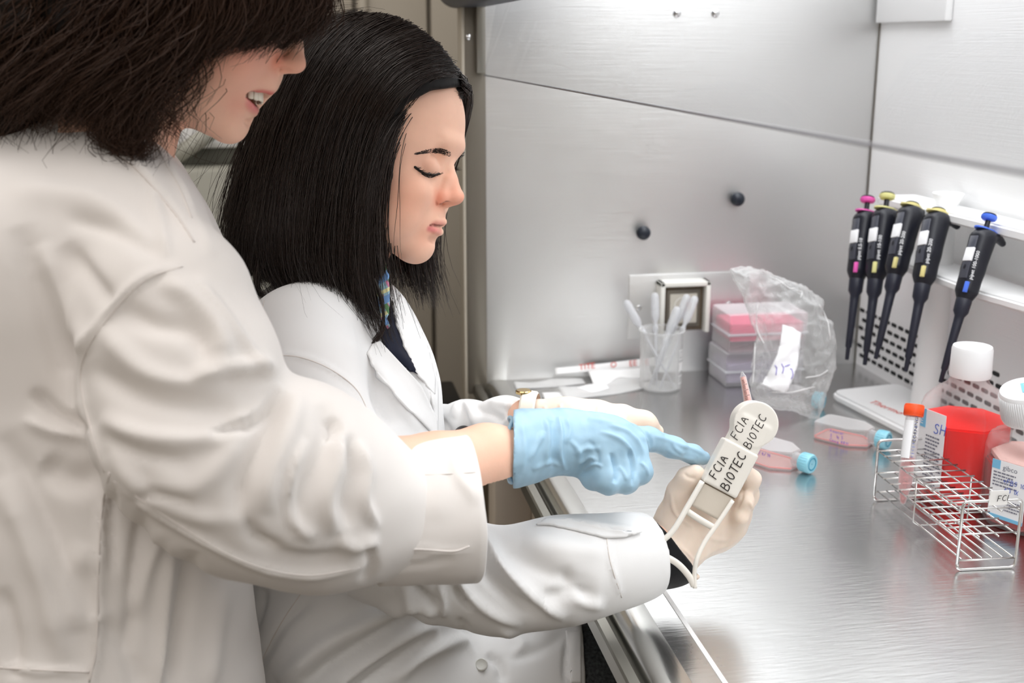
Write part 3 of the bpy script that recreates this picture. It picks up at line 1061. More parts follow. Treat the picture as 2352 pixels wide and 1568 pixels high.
# ------------------------------------------------------------------ beaker and transfer pipettes
bc = T3(1516, 891)
bk = empty('beaker', bc, 'clear glass beaker holding white transfer pipettes, in front of the wall socket', 'beaker')
bh = .093; br = .0325
lathe_obj('glass_wall', bc, (0, 0, 1), [(.001, .0008), (br - .005, .0008), (br - .001, .003), (br, .010), (br, bh - .004), (br + .0022, bh), (br + .0012, bh + .0008), (br - .0012, bh - .003), (br - .0012, .010), (br - .004, .004), (.001, .003)], M['glass'], bk, 48)
tube_obj('pouring_rim', [bc + np.array([(br + .002) * math.cos(t), (br + .002) * math.sin(t), bh]) for t in np.linspace(0, 6.283, 41)], .0011, M['glass'], bk, n=8)
# printed scale on the beaker wall, right side facing the room
def beaker_pt(deg, z): t = math.radians(deg); return bc + np.array([(br + .0004) * math.cos(t), (br + .0004) * math.sin(t), z])
Vb, Fb = [], []
def bquad(d0, d1, za, zb):
    n = 4
    for i in range(n):
        o = len(Vb)
        for (d, z) in ((d0 + (d1 - d0) * i / n, za), (d0 + (d1 - d0) * (i + 1) / n, za), (d0 + (d1 - d0) * (i + 1) / n, zb), (d0 + (d1 - d0) * i / n, zb)): Vb.append(beaker_pt(d, z))
        Fb.append([o, o + 1, o + 2, o + 3])
for (za, zb) in ((.050, .0515), (.064, .0655), (.012, .0135), (.024, .0255), (.032, .046)): bquad(-50, -28, za, zb)
bquad(-50, -48.5, .050, .0655); bquad(-29.5, -28, .050, .0655); bquad(-50, -48.5, .012, .0255); bquad(-29.5, -28, .012, .0255)
for k in range(3): bquad(-45 + 5 * k, -43 + 5 * k, .054, .062)
mesh_obj('printed_scale', Vb, Fb, M['white_p'], bk)

def transfer_pipette(top, end, name_label):
    top = np.array(top); end = np.array(end)
    L = np.linalg.norm(top - end); ax = (end - top) / L
    r = .0064
    prof = [(.0004, 0), (.0032, .0006), (.0054, .003), (r, .008), (r, .036), (.0056, .040), (.0030, .046), (.0028, .050), (.0042, .053), (.0042, .058), (.0026, .062), (.0022, L * .6), (.0012, L - .002), (.0008, L)]
    o = lathe_obj('transfer_pipette', top, ax, prof, M['ldpe'], None, 20)
    tag(o, name_label, 'pipette', 'transfer pipettes in the beaker')
    return o
bd = project(bc)[2]
fl = bc + np.array([0, 0, .003])
for (px, py, dd, ex, ey, lab) in (
        (1436, 690, .0, .020, -.012, 'milky transfer pipette leaning furthest left in the beaker'),
        (1504, 672, .01, -.004, .004, 'milky transfer pipette standing upright in the middle of the beaker'),
        (1557, 704, -.012, -.021, -.008, 'milky transfer pipette with lowest bulb of the right-leaning ones in the beaker'),
        (1580, 676, .012, -.010, .010, 'milky transfer pipette leaning right, middle of three crossing in the beaker'),
        (1598, 680, -.004, -.006, -.016, 'milky transfer pipette leaning furthest right in the beaker')):
    transfer_pipette(P(px, py, bd + dd), fl + np.array([ex, ey, 0]), lab)

# ------------------------------------------------------------------ paper wrappers
def sheet(name, corners, m, label, cat, group, z0=.001, bump=.003, seed=1, n=(26, 8), wall=None):
    """four table corners in order along the strip; a thin crumpled solid"""
    A, B, C_, D = [T3(*c) for c in corners]
    if wall:
        C_, D = [on_plane(c[0], c[1], 1, wall[1]) for c in corners[2:]]
        if wall[0]: A, B = [on_plane(c[0], c[1], 1, wall[0]) for c in corners[:2]]
    V = []
    rs = np.random.RandomState(seed); ph = rs.uniform(0, 6, 4)
    for i in range(n[0]):
        u = i / (n[0] - 1)
        for j in range(n[1]):
            v = j / (n[1] - 1)
            q = (A * (1 - u) + B * u) * (1 - v) + (D * (1 - u) + C_ * u) * v
            z = z0 + bump * (1 + math.sin(u * 7 + ph[0] + v * 2) + .5 * math.sin(u * 15 + ph[1]) * math.sin(v * 4 + ph[2])) * (.4 + .6 * v)
            V.append(q + (np.array([0, 0, max(z, .0006)]) if not wall else np.array([0, -abs(z) * .6, .0008])))
    F = [[i * n[1] + j, (i + 1) * n[1] + j, (i + 1) * n[1] + j + 1, i * n[1] + j + 1] for i in range(n[0] - 1) for j in range(n[1] - 1)]
    o = mesh_obj(name, V, F, m, None, True)
    bm = bmesh.new(); bm.from_mesh(o.data); bmesh.ops.recalc_face_normals(bm, faces=bm.faces)
    bmesh.ops.solidify(bm, geom=bm.faces[:], thickness=.0005); bm.to_mesh(o.data); bm.free()
    tag(o, label, cat, group)
    return o
M['film'] = clear('wrapper_film', (.95, .95, .95), .35, .7, .25)
p_a = sheet('paper_wrapper', [(1276, 860), (1520, 840), (1536, 818), (1274, 846)], M['paper'], 'white paper wrapper with red print leaning against the left end wall', 'wrapper', None, .002, .002, 3, wall=(1.750, 1.758))
p_b = sheet('paper_wrapper', [(1364, 888), (1500, 872), (1490, 842), (1350, 852)], M['paper'], 'broad white paper wrapper tucked behind the beaker', 'wrapper', None, .002, .003, 5, wall=(None, 1.745))
p_c = sheet('paper_wrapper', [(1252, 922), (1400, 896), (1392, 884), (1244, 908)], M['paper'], 'narrow white paper strip lying nearest the gloved hands', 'wrapper', None, .001, .0025, 7)
sheet('plastic_sleeve', [(1300, 925), (1480, 895), (1470, 870), (1280, 895)], M['film'], 'clear plastic pipette sleeve lying between the paper wrappers', 'wrapper', None, .001, .003, 9)
sheet('plastic_sleeve', [(1185, 896), (1345, 884), (1338, 872), (1180, 880)], M['film'], 'clear plastic sleeve lying by the left end wall', 'wrapper', None, .001, .002, 11)
o_ = T3(1392, 851) + np.array([0, 0, .0125])
hitw = caster([p_a])
for s_, px in (('TITE', 1330), ('O', 1402), ('EE', 1445), ('TE', 1470)):
    q = on_plane(px, 852 - (px - 1300) * .075, 1, 1.7465)
    text_obj('red_print', s_, q, (1, 0, .09), (0, 0, 1), .0135, M['ink_r'], p_a)

# ------------------------------------------------------------------ tip boxes
tb0 = T3(1666, 890)
yaw_b = Matrix.Rotation(math.radians(2), 4, 'Z')
def tip_box(z, hgt, inner_m, lo_in, hi_in, dx, label, lidh):
    e = empty('tip_box', tb0 + np.array([dx, 0, z]), label, 'tip box', None)
    x, y, zz = tb0 + np.array([dx, 0, z])
    W_, D_ = .125, .080
    box_obj('base', (x, y, zz), (x + W_, y + D_, zz + hgt - lidh), M['frost'], e, bev=.003)
    box_obj('lid', (x - .0015, y - .0015, zz + hgt - lidh), (x + W_ + .0015, y + D_ + .0015, zz + hgt), M['frost'], e, bev=.004)
    box_obj('rim', (x - .0025, y - .0025, zz + hgt - lidh - .002), (x + W_ + .0025, y + D_ + .0025, zz + hgt - lidh + .001), M['ldpe'], e, bev=.0008)
    box_obj('tip_rack', (x + .004, y + .004, zz + lo_in), (x + W_ - .004, y + D_ - .004, zz + hi_in), inner_m, e, bev=.002)
    return e
tip_box(.0005, .054, M['purple_in'], .004, .036, .0, 'frosted tip box with violet-grey rack, bottom of the stack behind the bag', .030)
tip_box(.0552, .060, M['pink_in'], .016, .044, .003, 'frosted tip box with bright pink rack, topmost of the stack', .032)

# ------------------------------------------------------------------ flasks with blue caps
def flask(name, cb, yaw, label, text_=None, zbase=0.0, parent=None, scale=1.0, liquid=True, group='culture flasks with blue caps'):
    """cb: bottom centre; yaw: direction of the neck in the horizontal plane (deg from +x)"""
    e = empty(name, cb, label, 'flask', None)
    a = math.radians(yaw); f = np.array([math.cos(a), math.sin(a), 0]); s = np.array([-math.sin(a), math.cos(a), 0]); u = np.array([0, 0, 1.0])
    cb = np.array(cb, float)
    def W_(x, y, z): return cb + (x * f + y * s + z * u) * scale
    out = [(-.036, -.024), (.012, -.025), (.034, -.010), (.034, .010), (.012, .025), (-.036, .024), (-.040, .018), (-.040, -.018)]
    def prism(nm, pts, za, zb, m):
        V = [W_(x, y, za) for x, y in pts] + [W_(x, y, zb) for x, y in pts]
        n = len(pts)
        F = [list(range(n))[::-1], list(range(n, 2 * n))] + [[i, (i + 1) % n, n + (i + 1) % n, n + i] for i in range(n)]
        bm = bmesh.new(); vs = [bm.verts.new(v) for v in V]
        for q in F: bm.faces.new([vs[i] for i in q])
        bmesh.ops.bevel(bm, geom=bm.edges[:], offset=.0012, segments=2, affect='EDGES')
        o = bm_obj(nm, bm, m, e); shade_auto(o); return o
    prism('flask_body', out, .0005, .0245, M['ps'])
    if liquid:
        prism('medium', [(x * .94, y * .93) for x, y in out], .0018, .0034, M['pink_line'])
        tube_obj('medium_edge', [W_(x * .96, y * .95, .0030) for x, y in out + out[:1]], .0009, M['pink_edge'], e, n=6)
    # neck and cap
    c0 = W_(.033, 0, .0135)
    lathe_obj('neck', c0, f, [(.0095 * scale, 0), (.0085 * scale, .006 * scale), (.0085 * scale, .014 * scale)], M['ps'], e, 24)
    c1 = W_(.043, 0, .0135)
    pr = [(.0115, 0), (.0122, .001), (.0122, .0135), (.0112, .015), (.0082, .015), (.0080, .0142), (.0068, .0142), (.0066, .015), (.001, .0146)]
    cap = lathe_obj('cap', c1, f, [(r * scale, h_ * scale) for r, h_ in pr], M['cap_blue'], e, 40)
    lathe_obj('cap_ring', c1, f, [(.0083 * scale, .0146 * scale), (.0083 * scale, .0154 * scale), (.0072 * scale, .0154 * scale), (.0072 * scale, .0146 * scale)], M['cap_ring'], cap, 36)
    ridge = []
    for k in range(24):
        t = k / 24 * 6.283
        rr = .0123 * scale
        d = math.cos(t) * s + math.sin(t) * u
        ridge.append([c1 + d * rr + f * .002 * scale, c1 + d * rr + f * .0125 * scale])
    multi_tube_obj('cap_grip', ridge, .0003, M['cap_blue'], cap, 4)
    if text_:
        side, rows, sz, m = text_
        for i, row in enumerate(rows):
            if side == 'side':
                handwriting('marker_writing', row, W_(-.012, -.0257, .0165 - i * .0065), f, u, sz, .0003, m, e, seed=i)
            else:
                handwriting('marker_writing', row, W_(-.012, -.0257, .014 - i * .0065), f, u, sz, .00045, m, e, seed=i)
    return e
f1 = T3(1985, 1047)
flask('culture_flask', T3(1945, 1012), -52, 'flat clear culture flask with blue cap and blue handwriting, left of the wire rack', ('side', ['haanar', 'SG 1g 5', 'Cong 0811'], .0042, M['ink_v']))
flask('culture_flask', T3(1775, 1062), -58, 'flat clear culture flask with blue cap lying nearest the held tool', ('side', ['22/4/14'], .0050, M['ink_v']))

# ------------------------------------------------------------------ crumpled bag
bag_poly = [(1676, 618), (1706, 613), (1755, 617), (1800, 640), (1838, 652), (1860, 668), (1892, 690), (1896, 714), (1892, 720), (1914, 744), (1912, 758), (1920, 800), (1918, 842), (1904, 884), (1896, 912), (1884, 968), (1850, 958), (1790, 940), (1738, 922), (1724, 890), (1728, 830), (1738, 770), (1720, 712), (1700, 664)]
bdm = 1.66
def bagf(p):
    px, py, d = project(p)
    sd = poly_sd(px, py, bag_poly) * (bdm / FPX)
    dep = 1.665 + (940 - py) * -.0002 + np.maximum(0, 900 - py) * .0003
    th = np.sqrt(np.clip(sd, 0, .03)) * .19
    return np.maximum(np.abs(d - dep) - th, -sd) .astype(np.float32) * .7
lo, hi = bounds(P(1660, 600, 1.60), P(1940, 600, 1.80), P(1940, 985, 1.58), P(1660, 985, 1.75), pad=.01)
def crumple(V, Q):
    N = vnormals(V, Q)
    a = 1 - np.abs(vnoise(V, 22, 4)); b = 1 - np.abs(vnoise(V, 48, 6)); c = 1 - np.abs(vnoise(V, 11, 9))
    V = V + N * (.004 * a + .0022 * b + .004 * c - .006)[:, None]
    V[:, 2] = np.maximum(V[:, 2], ZT + .0006)
    return V
bag = sculpt('plastic_bag', bagf, lo, hi, .0026, M['bag'], None, it=2, extra=crumple)
tag(bag, 'crumpled clear plastic bag with white label, wrapped around a blue capped flask', 'bag')
hitb = caster([bag])
lb = patch('bag_label', hitb, [(1797, 745), (1818, 752), (1840, 766), (1836, 800), (1832, 840), (1820, 872), (1804, 903), (1776, 894), (1748, 882), (1768, 850), (1785, 815), (1793, 780)], M['label'], bag, 5, .0015, .0008)
def scribble(pts, r, m, parent, hitf, lift=.003, nm='scribble'):
    q = [hitf(x, y, lift) for x, y in smooth_poly(pts, 4)]
    q = [c for c in q if c is not None]
    if len(q) > 2: tube_obj(nm, q, r, m, parent, n=5)
for pts in ([(1780, 838), (1784, 850), (1782, 860)], [(1794, 836), (1800, 846), (1797, 858)], [(1812, 848), (1820, 852), (1816, 872)], [(1802, 842), (1808, 840), (1812, 838)], [(1806, 772), (1808, 785)], [(1822, 775), (1818, 792)]):
    scribble(pts, .0005, M['ink_v'], bag, hitb)
for pts in ([(1768, 636), (1790, 646), (1812, 662), (1826, 664)], [(1830, 668), (1842, 672), (1838, 684)], [(1850, 868), (1880, 862), (1900, 850)], [(1740, 700), (1738, 740), (1742, 762), (1756, 790)], [(1736, 772), (1734, 830), (1730, 880)], [(1770, 900), (1820, 900), (1870, 888)], [(1880, 700), (1898, 730), (1906, 780)]):
    scribble(pts, .0007, M['white_p'], bag, hitb, .001, 'bag_crease')
flask('culture_flask', T3(1800, 925) + np.array([0, -.004, 0]), -42, 'flat clear culture flask with blue cap inside the plastic bag', None, liquid=False)

# ------------------------------------------------------------------ pipette stand
xs_ = .800
sb = empty('pipette_stand', (.84, 1.45, ZT), 'white pipette stand with two shelves and column carrying five black pipettes', 'pipette stand')
bA = T3(1908, 920); bB = T3(2092, 1010)
def slab(name, pts, z0, z1, m, parent, bev=.004):
    bm = bmesh.new()
    vs = [bm.verts.new((x, y, z0)) for x, y in pts]
    f = bm.faces.new(vs)
    ex = bmesh.ops.extrude_face_region(bm, geom=[f])
    bmesh.ops.translate(bm, verts=[v for v in ex['geom'] if isinstance(v, bmesh.types.BMVert)], vec=(0, 0, z1 - z0))
    bmesh.ops.recalc_face_normals(bm, faces=bm.faces)
    bmesh.ops.bevel(bm, geom=bm.edges[:], offset=bev, segments=3, affect='EDGES')
    o = bm_obj(name, bm, m, parent); shade_auto(o); return o
def rounded(pts, r, n=5):
    out = []
    k = len(pts)
    for i in range(k):
        p = np.array(pts[i], float); a = np.array(pts[i - 1], float); b = np.array(pts[(i + 1) % k], float)
        u = (a - p) / np.linalg.norm(a - p); v = (b - p) / np.linalg.norm(b - p)
        for t in np.linspace(0, 1, n):
            out.append(tuple((1 - t) ** 2 * (p + u * r) + 2 * t * (1 - t) * p + t * t * (p + v * r)))
    return out
slab('stand_base', rounded([(bA[0], bA[1] + .01), (.885, 1.60), (.887, 1.26), (bB[0] + .012, 1.26)], .022), ZT + .0003, ZT + .014, M['stand'], sb, .004)
text_obj('maker_print', 'Thermo', (bA[0] + .030, 1.515, ZT + .0142), (.25, -1, 0), (1, .25, 0), .020, M['ink_r'], sb)
cbp = np.array([.860, 1.478, ZT + .014]); ctp = on_plane(2174, 492, 1, 1.478)
ctp[0] = min(ctp[0], .872)
lathe_obj('column', cbp, ctp - cbp, [(.0215, 0), (.0205, .004), (.0185, np.linalg.norm(ctp - cbp) * .55), (.0125, np.linalg.norm(ctp - cbp) - .002), (.0125, np.linalg.norm(ctp - cbp))], M['stand'], sb, 36)
lathe_obj('column_top', ctp - np.array([0, 0, .004]), (0, 0, 1), [(.0115, 0), (.0125, .012), (.018, .024), (.021, .031), (.0205, .033), (.017, .0325), (.001, .030)], M['stand'], sb, 36)
zu = on_plane(2280, 508, 0, .845)[2]
zl = on_plane(2290, 668, 0, .835)[2]
slab('upper_shelf', rounded([(.822, 1.60), (.885, 1.60), (.885, 1.18), (.842, 1.18)], .010), zu - .014, zu, M['stand'], sb, .003)
slab('lower_shelf', rounded([(.815, 1.60), (.885, 1.60), (.885, 1.14), (.835, 1.16), (.812, 1.30)], .010), zl - .012, zl, M['stand'], sb, .003)

# ------------------------------------------------------------------ pipettes (built upright once, then copied)
pip_parts = []
PR = empty('pipette', (0, 0, 0), '', 'pipette', 'pipettes on the white stand')
Hs = Sdf()
Hs.add(s_cone((0, 0, .116), (.0, 0, .150), .0112, .0122), 0)
Hs.add(s_box((0, 0, .158), (.0115, .0125, .042), np.eye(3), .007), .006)
Hs.add(s_cone((.001, 0, .150), (.003, 0, .193), .0128, .0155), .006)
Hs.add(s_chain([(.004, 0, .196), (.020, 0, .204), (.034, 0, .198)], [.0105, .0075, .0045], .004), .006)
Hs.clip(lambda p: (p[:, 2] - (.2045 - .12 * np.abs(p[:, 0] - .012) * 0)).astype(np.float32))
V_, Q_ = surface_nets(Hs, (-.03, -.025, .098), (.045, .025, .215), .0011)
mesh_obj('handle', relax(V_, Q_, 2), Q_, M['pip'], PR, True)
lathe_obj('shaft', (0, 0, 0), (0, 0, 1), [(.0020, 0), (.0026, .001), (.0030, .016), (.0042, .018), (.0058, .080), (.0062, .088), (.0094, .094), (.0100, .110), (.0092, .113), (.0112, .114), (.0112, .124)], M['pip2'], PR, 28)
lathe_obj('plunger_rod', (.002, 0, .198), (0, 0, 1), [(.0034, 0), (.0034, .022), (.0034, .024)], M['pip'], PR, 16)
box_obj('window_strip', (-.0140, -.0075, .135), (-.0095, .0055, .192), M['frost'] if False else mat('clear_window', lin(70, 72, 82), .08, spec=.8), PR, bev=.0008)
box_obj('white_sticker', (-.0150, -.0080, .158), (-.0110, .0060, .176), M['label'], PR, bev=.0006)
_ty = -.0128
proto_children = list(PR.children)
pos = [  # top of plunger px,py, depth ; tip px,py, depth ; colour ; plunger up?
 (1991, 452, 1.665, 1945, 826, 1.640, lin(228, 96, 178), 0, 'black pipette with pink button, leftmost on the stand'),
 (2036, 444, 1.640, 1986, 838, 1.610, lin(222, 218, 150), 0, 'black pipette with raised pale yellow button beside the pink one'),
 (2092, 472, 1.600, 2011, 824, 1.570, lin(214, 204, 140), 1, 'black pipette with pressed yellow button, middle of the five'),
 (2152, 486, 1.550, 2080, 853, 1.520, lin(220, 208, 140), 1, 'black pipette with pressed yellow button, nearest left of the column'),
 (2271, 492, 1.445, 2160, 878, 1.430, lin(76, 116, 224), 0, 'black pipette with blue button, rightmost on the stand')]
for i, (tx, ty, td, bx, by, bd_, colr, low, lab) in enumerate(pos):
    if i == 0: e = PR
    else:
        e = PR.copy(); COL.objects.link(e)
        for ch in proto_children:
            c = ch.copy(); c.parent = e; COL.objects.link(c)
            if low and ch.name.startswith('plunger_rod'): c.location = (0, 0, -.016)
    e['label'] = lab; e['category'] = 'pipette'; e['group'] = 'pipettes on the white stand'
    top = P(tx, ty, td); bot = P(bx, by, bd_)
    ax = top - bot; L = np.linalg.norm(ax); ax /= L
    Lp = .206 if low else .2255
    k = L / Lp
    hook = RGT * .93 + FWD * .36
    hook = hook - (hook @ ax) * ax; hook /= np.linalg.norm(hook)
    yv = np.cross(ax, hook)
    Rm = Matrix(np.array([hook, yv, ax]).T.tolist()).to_4x4()
    mtx = Matrix.Translation(Vector(bot)) @ Rm @ Matrix.Scale(k, 4)
    cm = mat('button_colour', colr, .4)
    zt_ = -.016 if low else 0
    # coloured cap and button are real parts of this pipette, made in its own frame
    def local(o): o.parent = e; return o
    V1, F1 = lathe_geo((.002, 0, .2205 + zt_ + .0), (0, 0, 1), [(.003, -.003), (.0085, -.002), (.0100, 0), (.0100, .0035), (.0080, .0045)], 26)
    b1 = mesh_obj('button', V1, F1, cm, None, True); local(b1); shade_auto(b1, 40)
    V1, F1 = lathe_geo((.002, 0, .2250 + zt_), (0, 0, 1), [(.0082, 0), (.0088, .0008), (.0070, .002), (.001, .0022)], 26)
    b2 = mesh_obj('button_top', V1, F1, M['pip'], None, True); local(b2)
    V1, F1 = [], []
    ring_ = [(.0155 * math.cos(t) * (1.0 if math.cos(t) < 0 else 1.75) + .001, .0105 * math.sin(t) * (1 if math.cos(t) < .3 else .62 + .3 * (1 - math.cos(t)))) for t in np.linspace(0, 6.283, 32, endpoint=False)]
    for z in (.2040, .2058):
        for (x, y) in ring_: V1.append((x, y, z + max(0, x - .012) * -.15))
    n_ = len(ring_)
    F1 = [list(range(n_))[::-1], [n_ + j for j in range(n_)]] + [[j, (j + 1) % n_, n_ + (j + 1) % n_, n_ + j] for j in range(n_)]
    b3 = mesh_obj('colour_cap', V1, F1, cm, None); local(b3)
    b4 = box_obj('colour_mark', (-.0128, -.0118, .117), (-.0090, -.0070, .131), cm, None, bev=.0004); local(b4)
    tx_ = text_obj('pipette_print', 'pipet %s' % ('0,5-10', '10-100', '20-200', '20-200', '100-1000')[i], (-.0088, -.0136, .134), (0, 0, 1), (-1, .6, 0), .0062, M['label'], None); local(tx_)
    e.matrix_world = mtx
PR_dirty = True

# ------------------------------------------------------------------ media bottles
def bottle(cb, W_, hgt, liq, lm, label, yaw, cap_tilt, shoulder=.118, neck=.150, cap_r=.0232, cap_h=.036, cap_off=(0, 0, 0)):
    e = empty('media_bottle', cb, label, 'bottle', None)
    cb = np.array(cb, float)
    R = W_ / 2 / math.cos(math.pi / 8)
    prof = [(R * .90, .0005), (R, .006), (R, shoulder - .018), (R * .985, shoulder - .008), (R * .86, shoulder + .004), (cap_r * .95, neck - .008), (cap_r * .86, neck), (cap_r * .86, neck + .012)]
    ref = (math.cos(yaw), math.sin(yaw), 0)
    o = lathe_obj('bottle_body', cb, (0, 0, 1), prof, M['pet'], e, 8, False, False, ref=ref, twist=math.pi / 8)
    bm = bmesh.new(); bm.from_mesh(o.data)
    bmesh.ops.bevel(bm, geom=[ed for ed in bm.edges if ed.is_manifold], offset=.003, segments=3, affect='EDGES'); bm.to_mesh(o.data); bm.free(); shade_auto(o, 50)
    li = lathe_obj('liquid', cb, (0, 0, 1), [(R * .86, .003), (R * .955, .008), (R * .955, liq)], lm, e, 8, True, False, ref=ref, twist=math.pi / 8)
    bm = bmesh.new(); bm.from_mesh(li.data)
    bmesh.ops.bevel(bm, geom=bm.edges[:], offset=.002, segments=2, affect='EDGES'); bm.to_mesh(li.data); bm.free(); shade_auto(li, 50)
    for k in range(2):
        z = neck + .002 + k * .004
        tube_obj('neck_ring', [cb + np.array([cap_r * .92 * math.cos(t), cap_r * .92 * math.sin(t), z]) for t in np.linspace(0, 6.283, 33)], .0011, M['pet'], e, n=6)
    cdir = np.array([0, 0, 1.0]) + np.array(cap_tilt); cdir /= np.linalg.norm(cdir)
    cp = lathe_obj('cap', cb + np.array([0, 0, hgt - cap_h]) + np.array(cap_off), cdir, [(cap_r * .86, .006), (cap_r * .98, .0), (cap_r * 1.0, .002), (cap_r * .97, cap_h - .004), (cap_r * .92, cap_h - .0005), (cap_r * .8, cap_h), (.001, cap_h - .0003)], M['cap_white'], e, 64)
    return e, o, li, cp, cdir
b1c = T3(2200, 1140)
fa = math.atan2(CAM[1] - b1c[1], CAM[0] - b1c[0]) + .04
e1, bo1, li1, cp1, _ = bottle(b1c, .100, .184, .097, M['red_media'], 'large clear bottle of bright red medium with white cap, behind the wire rack', fa, (0, 0, 0))
def face(c, W_, ang):
    n = np.array([math.cos(ang), math.sin(ang), 0]); x = np.array([-n[1], n[0], 0])
    return np.array(c) + n * (W_ / 2 + .0006), x, n
# level film of medium on the inner wall above the liquid
def label_on(c, W_, ang, x0, x1, z0, z1, parent, name='label', th=.0005, m=None):
    o, x, n = face(c, W_, ang)
    u = np.array([0, 0, 1.0])
    V = [o + x * a + u * z + n * t for t in (0, th) for (a, z) in ((x0, z0), (x1, z0), (x1, z1), (x0, z1))]
    F = [[0, 3, 2, 1], [4, 5, 6, 7], [0, 1, 5, 4], [1, 2, 6, 5], [2, 3, 7, 6], [3, 0, 4, 7]]
    return mesh_obj(name, V, F, m or M['label'], parent), o + n * th, x, u
FW = .0415
lb1, lo1, lx1, lu1 = label_on(b1c, .100, fa - math.pi / 4, -.0195, .0195, .020, .112, e1)
label_on(b1c, .1004, fa - math.pi / 4, -.0195, -.0100, .090, .112, e1, 'label_stripe', .0006, M['lab_blue'])
handwriting('marker_writing', 'SH', lo1 + lx1 * .003 + lu1 * .088, lx1, lu1, .012, .0006, M['ink_b'], e1)
print_lines('fine_print', lo1 + lx1 * -.008 + lu1 * .024, lx1, lu1, .026, .060, 14, M['ink_g'], e1, 3)
text_obj('label_print', 'E', lo1 + lx1 * -.018 + lu1 * .094 + (-.0) * lx1, lx1, lu1, .010, M['label'], e1, .0010)
b2c = T3(2364, 1196)
fb = math.atan2(CAM[1] - b2c[1], CAM[0] - b2c[0]) + .30
e2, bo2, li2, cp2, cdir2 = bottle(b2c, .104, .158, .070, M['dark_media'], 'clear bottle of dark red medium with tilted ribbed white cap at the right edge', fb, tuple(-RGT * .30 + FWD * -.14), .098, .118, .0285, .036, tuple(-RGT * .013))
lathe_obj('froth', b2c, (0, 0, 1), [(.044, .0705), (.047, .072), (.047, .077), (.043, .080), (.02, .078)], M['foam'], e2, 8, True, True, ref=(math.cos(fb), math.sin(fb), 0), twist=math.pi / 8)
cc = b2c + np.array([0, 0, .158 - .036]) - RGT * .013
rx, ry, rz = frame(cdir2)
multi_tube_obj('cap_ribs', [[cc + rz * .003 + .0287 * (math.cos(t) * rx + math.sin(t) * ry), cc + rz * .031 + .0280 * (math.cos(t) * rx + math.sin(t) * ry)] for t in np.linspace(0, 6.283, 72, endpoint=False)], .0005, M['cap_white'], cp2, 4)
tp = cc + rz * .0366
bx = RGT * .85 - FWD * .35 + UPV * .2; bx -= (bx @ rz) * rz; bx /= np.linalg.norm(bx); by = np.cross(rz, bx)
V = [tp + bx * a + by * b_ for a, b_ in ((-.004, -.010), (.010, -.010), (.013, -.004), (.013, .006), (.010, .011), (-.004, .011))]
V2 = [v + rz * .0003 for v in V]
mesh_obj('cap_emblem', V + V2, [[5, 4, 3, 2, 1, 0], list(range(6, 12))] + [[i, (i + 1) % 6, 6 + (i + 1) % 6, 6 + i] for i in range(6)], M['lab_blue'], cp2)
text_obj('cap_print', '1X', tp + bx * -.002 + by * -.004 + rz * .0004, bx, by, .010, M['label'], cp2)
text_obj('cap_print', 'gibco', tp + bx * -.001 + by * .006 + rz * .0004, bx, by, .005, M['label'], cp2)
lb2, lo2, lx2, lu2 = label_on(b2c, .104, fb - math.pi / 4, -.0205, .0205, .016, .080, e2)
label_on(b2c, .1044, fb - math.pi / 4, -.0205, -.0110, .070, .080, e2, 'label_stripe', .0006, M['lab_blue'])
label_on(b2c, .1044, fb - math.pi / 4, -.0205, .0205, .014, .018, e2, 'label_stripe', .0006, M['lab_blue'])
text_obj('label_print', 'gibco', lo2 + lx2 * -.008 + lu2 * .0705, lx2, lu2, .0080, M['ink_g'], e2)
print_lines('fine_print', lo2 + lx2 * -.018 + lu2 * .050, lx2, lu2, .030, .018, 5, M['ink_g'], e2, 5)
print_lines('fine_print', lo2 + lx2 * -.002 + lu2 * .024, lx2, lu2, .020, .014, 4, M['ink_g'], e2, 6)
handwriting('marker_writing', '+FBS 10%', lo2 + lx2 * -.006 + lu2 * .056, lx2, lu2, .0052, .0003, M['ink_b'], e2, seed=3)
handwriting('marker_writing', 'AB 1X', lo2 + lx2 * -.004 + lu2 * .047, lx2, lu2, .0052, .0003, M['ink_b'], e2, seed=4)
text_obj('label_print', 'CE', lo2 + lx2 * -.018 + lu2 * .030, lx2, lu2, .006, M['ink_k'], e2)

# ------------------------------------------------------------------ wire rack
rk = empty('wire_rack', (.665, 1.09, ZT), 'stainless wire tube rack standing in front of the bottles', 'tube rack')
FL, FR = np.array([.634, 1.002, ZT]), np.array([.696, .998, ZT]); BL, BR = np.array([.638, 1.190, ZT]), np.array([.700, 1.187, ZT])
HR = .075
def rloop(a, b, z0, z1, r=.006, n=5):
    a = np.array(a); b = np.array(b); u = (b - a) / np.linalg.norm(b - a); k = np.array([0, 0, 1.0])
    c = [(a + k * z0, u, k), (b + k * z0, -u, k), (b + k * z1, -u, -k), (a + k * z1, u, -k)]
    pts = []
    seq = [(a + k * z0, k, u), (b + k * z0, -u, k), (b + k * z1, -k, -u), (a + k * z1, u, -k)]
    for p, i_, o_ in seq:
        for t in np.linspace(0, 1, n): pts.append((1 - t) ** 2 * (p + i_ * r) + 2 * t * (1 - t) * p + t * t * (p + o_ * r))
    pts.append(pts[0])
    return np.array(pts)
WR = .0016
tube_obj('end_frame', rloop(FL, FR, WR, HR), WR, M['wire'], rk, n=10)
tube_obj('end_frame', rloop(BL, BR, WR, HR), WR, M['wire'], rk, n=10)
k_ = np.array([0, 0, 1.0])
for z in (.063, .036):
    for i in range(4):
        t = i / 3
        tube_obj('long_rod', [FL * (1 - t) + FR * t + k_ * z, BL * (1 - t) + BR * t + k_ * z], .0009, M['wire'], rk, n=8)
    for i in range(11):
        t = .03 + .94 * i / 10
        a = FL * (1 - t) + BL * t; b = FR * (1 - t) + BR * t; u = (b - a) / np.linalg.norm(b - a) * .003
        tube_obj('cross_rod', [a - u + k_ * (z + .0014), b + u + k_ * (z + .0014)], .0009, M['wire'], rk, n=8)
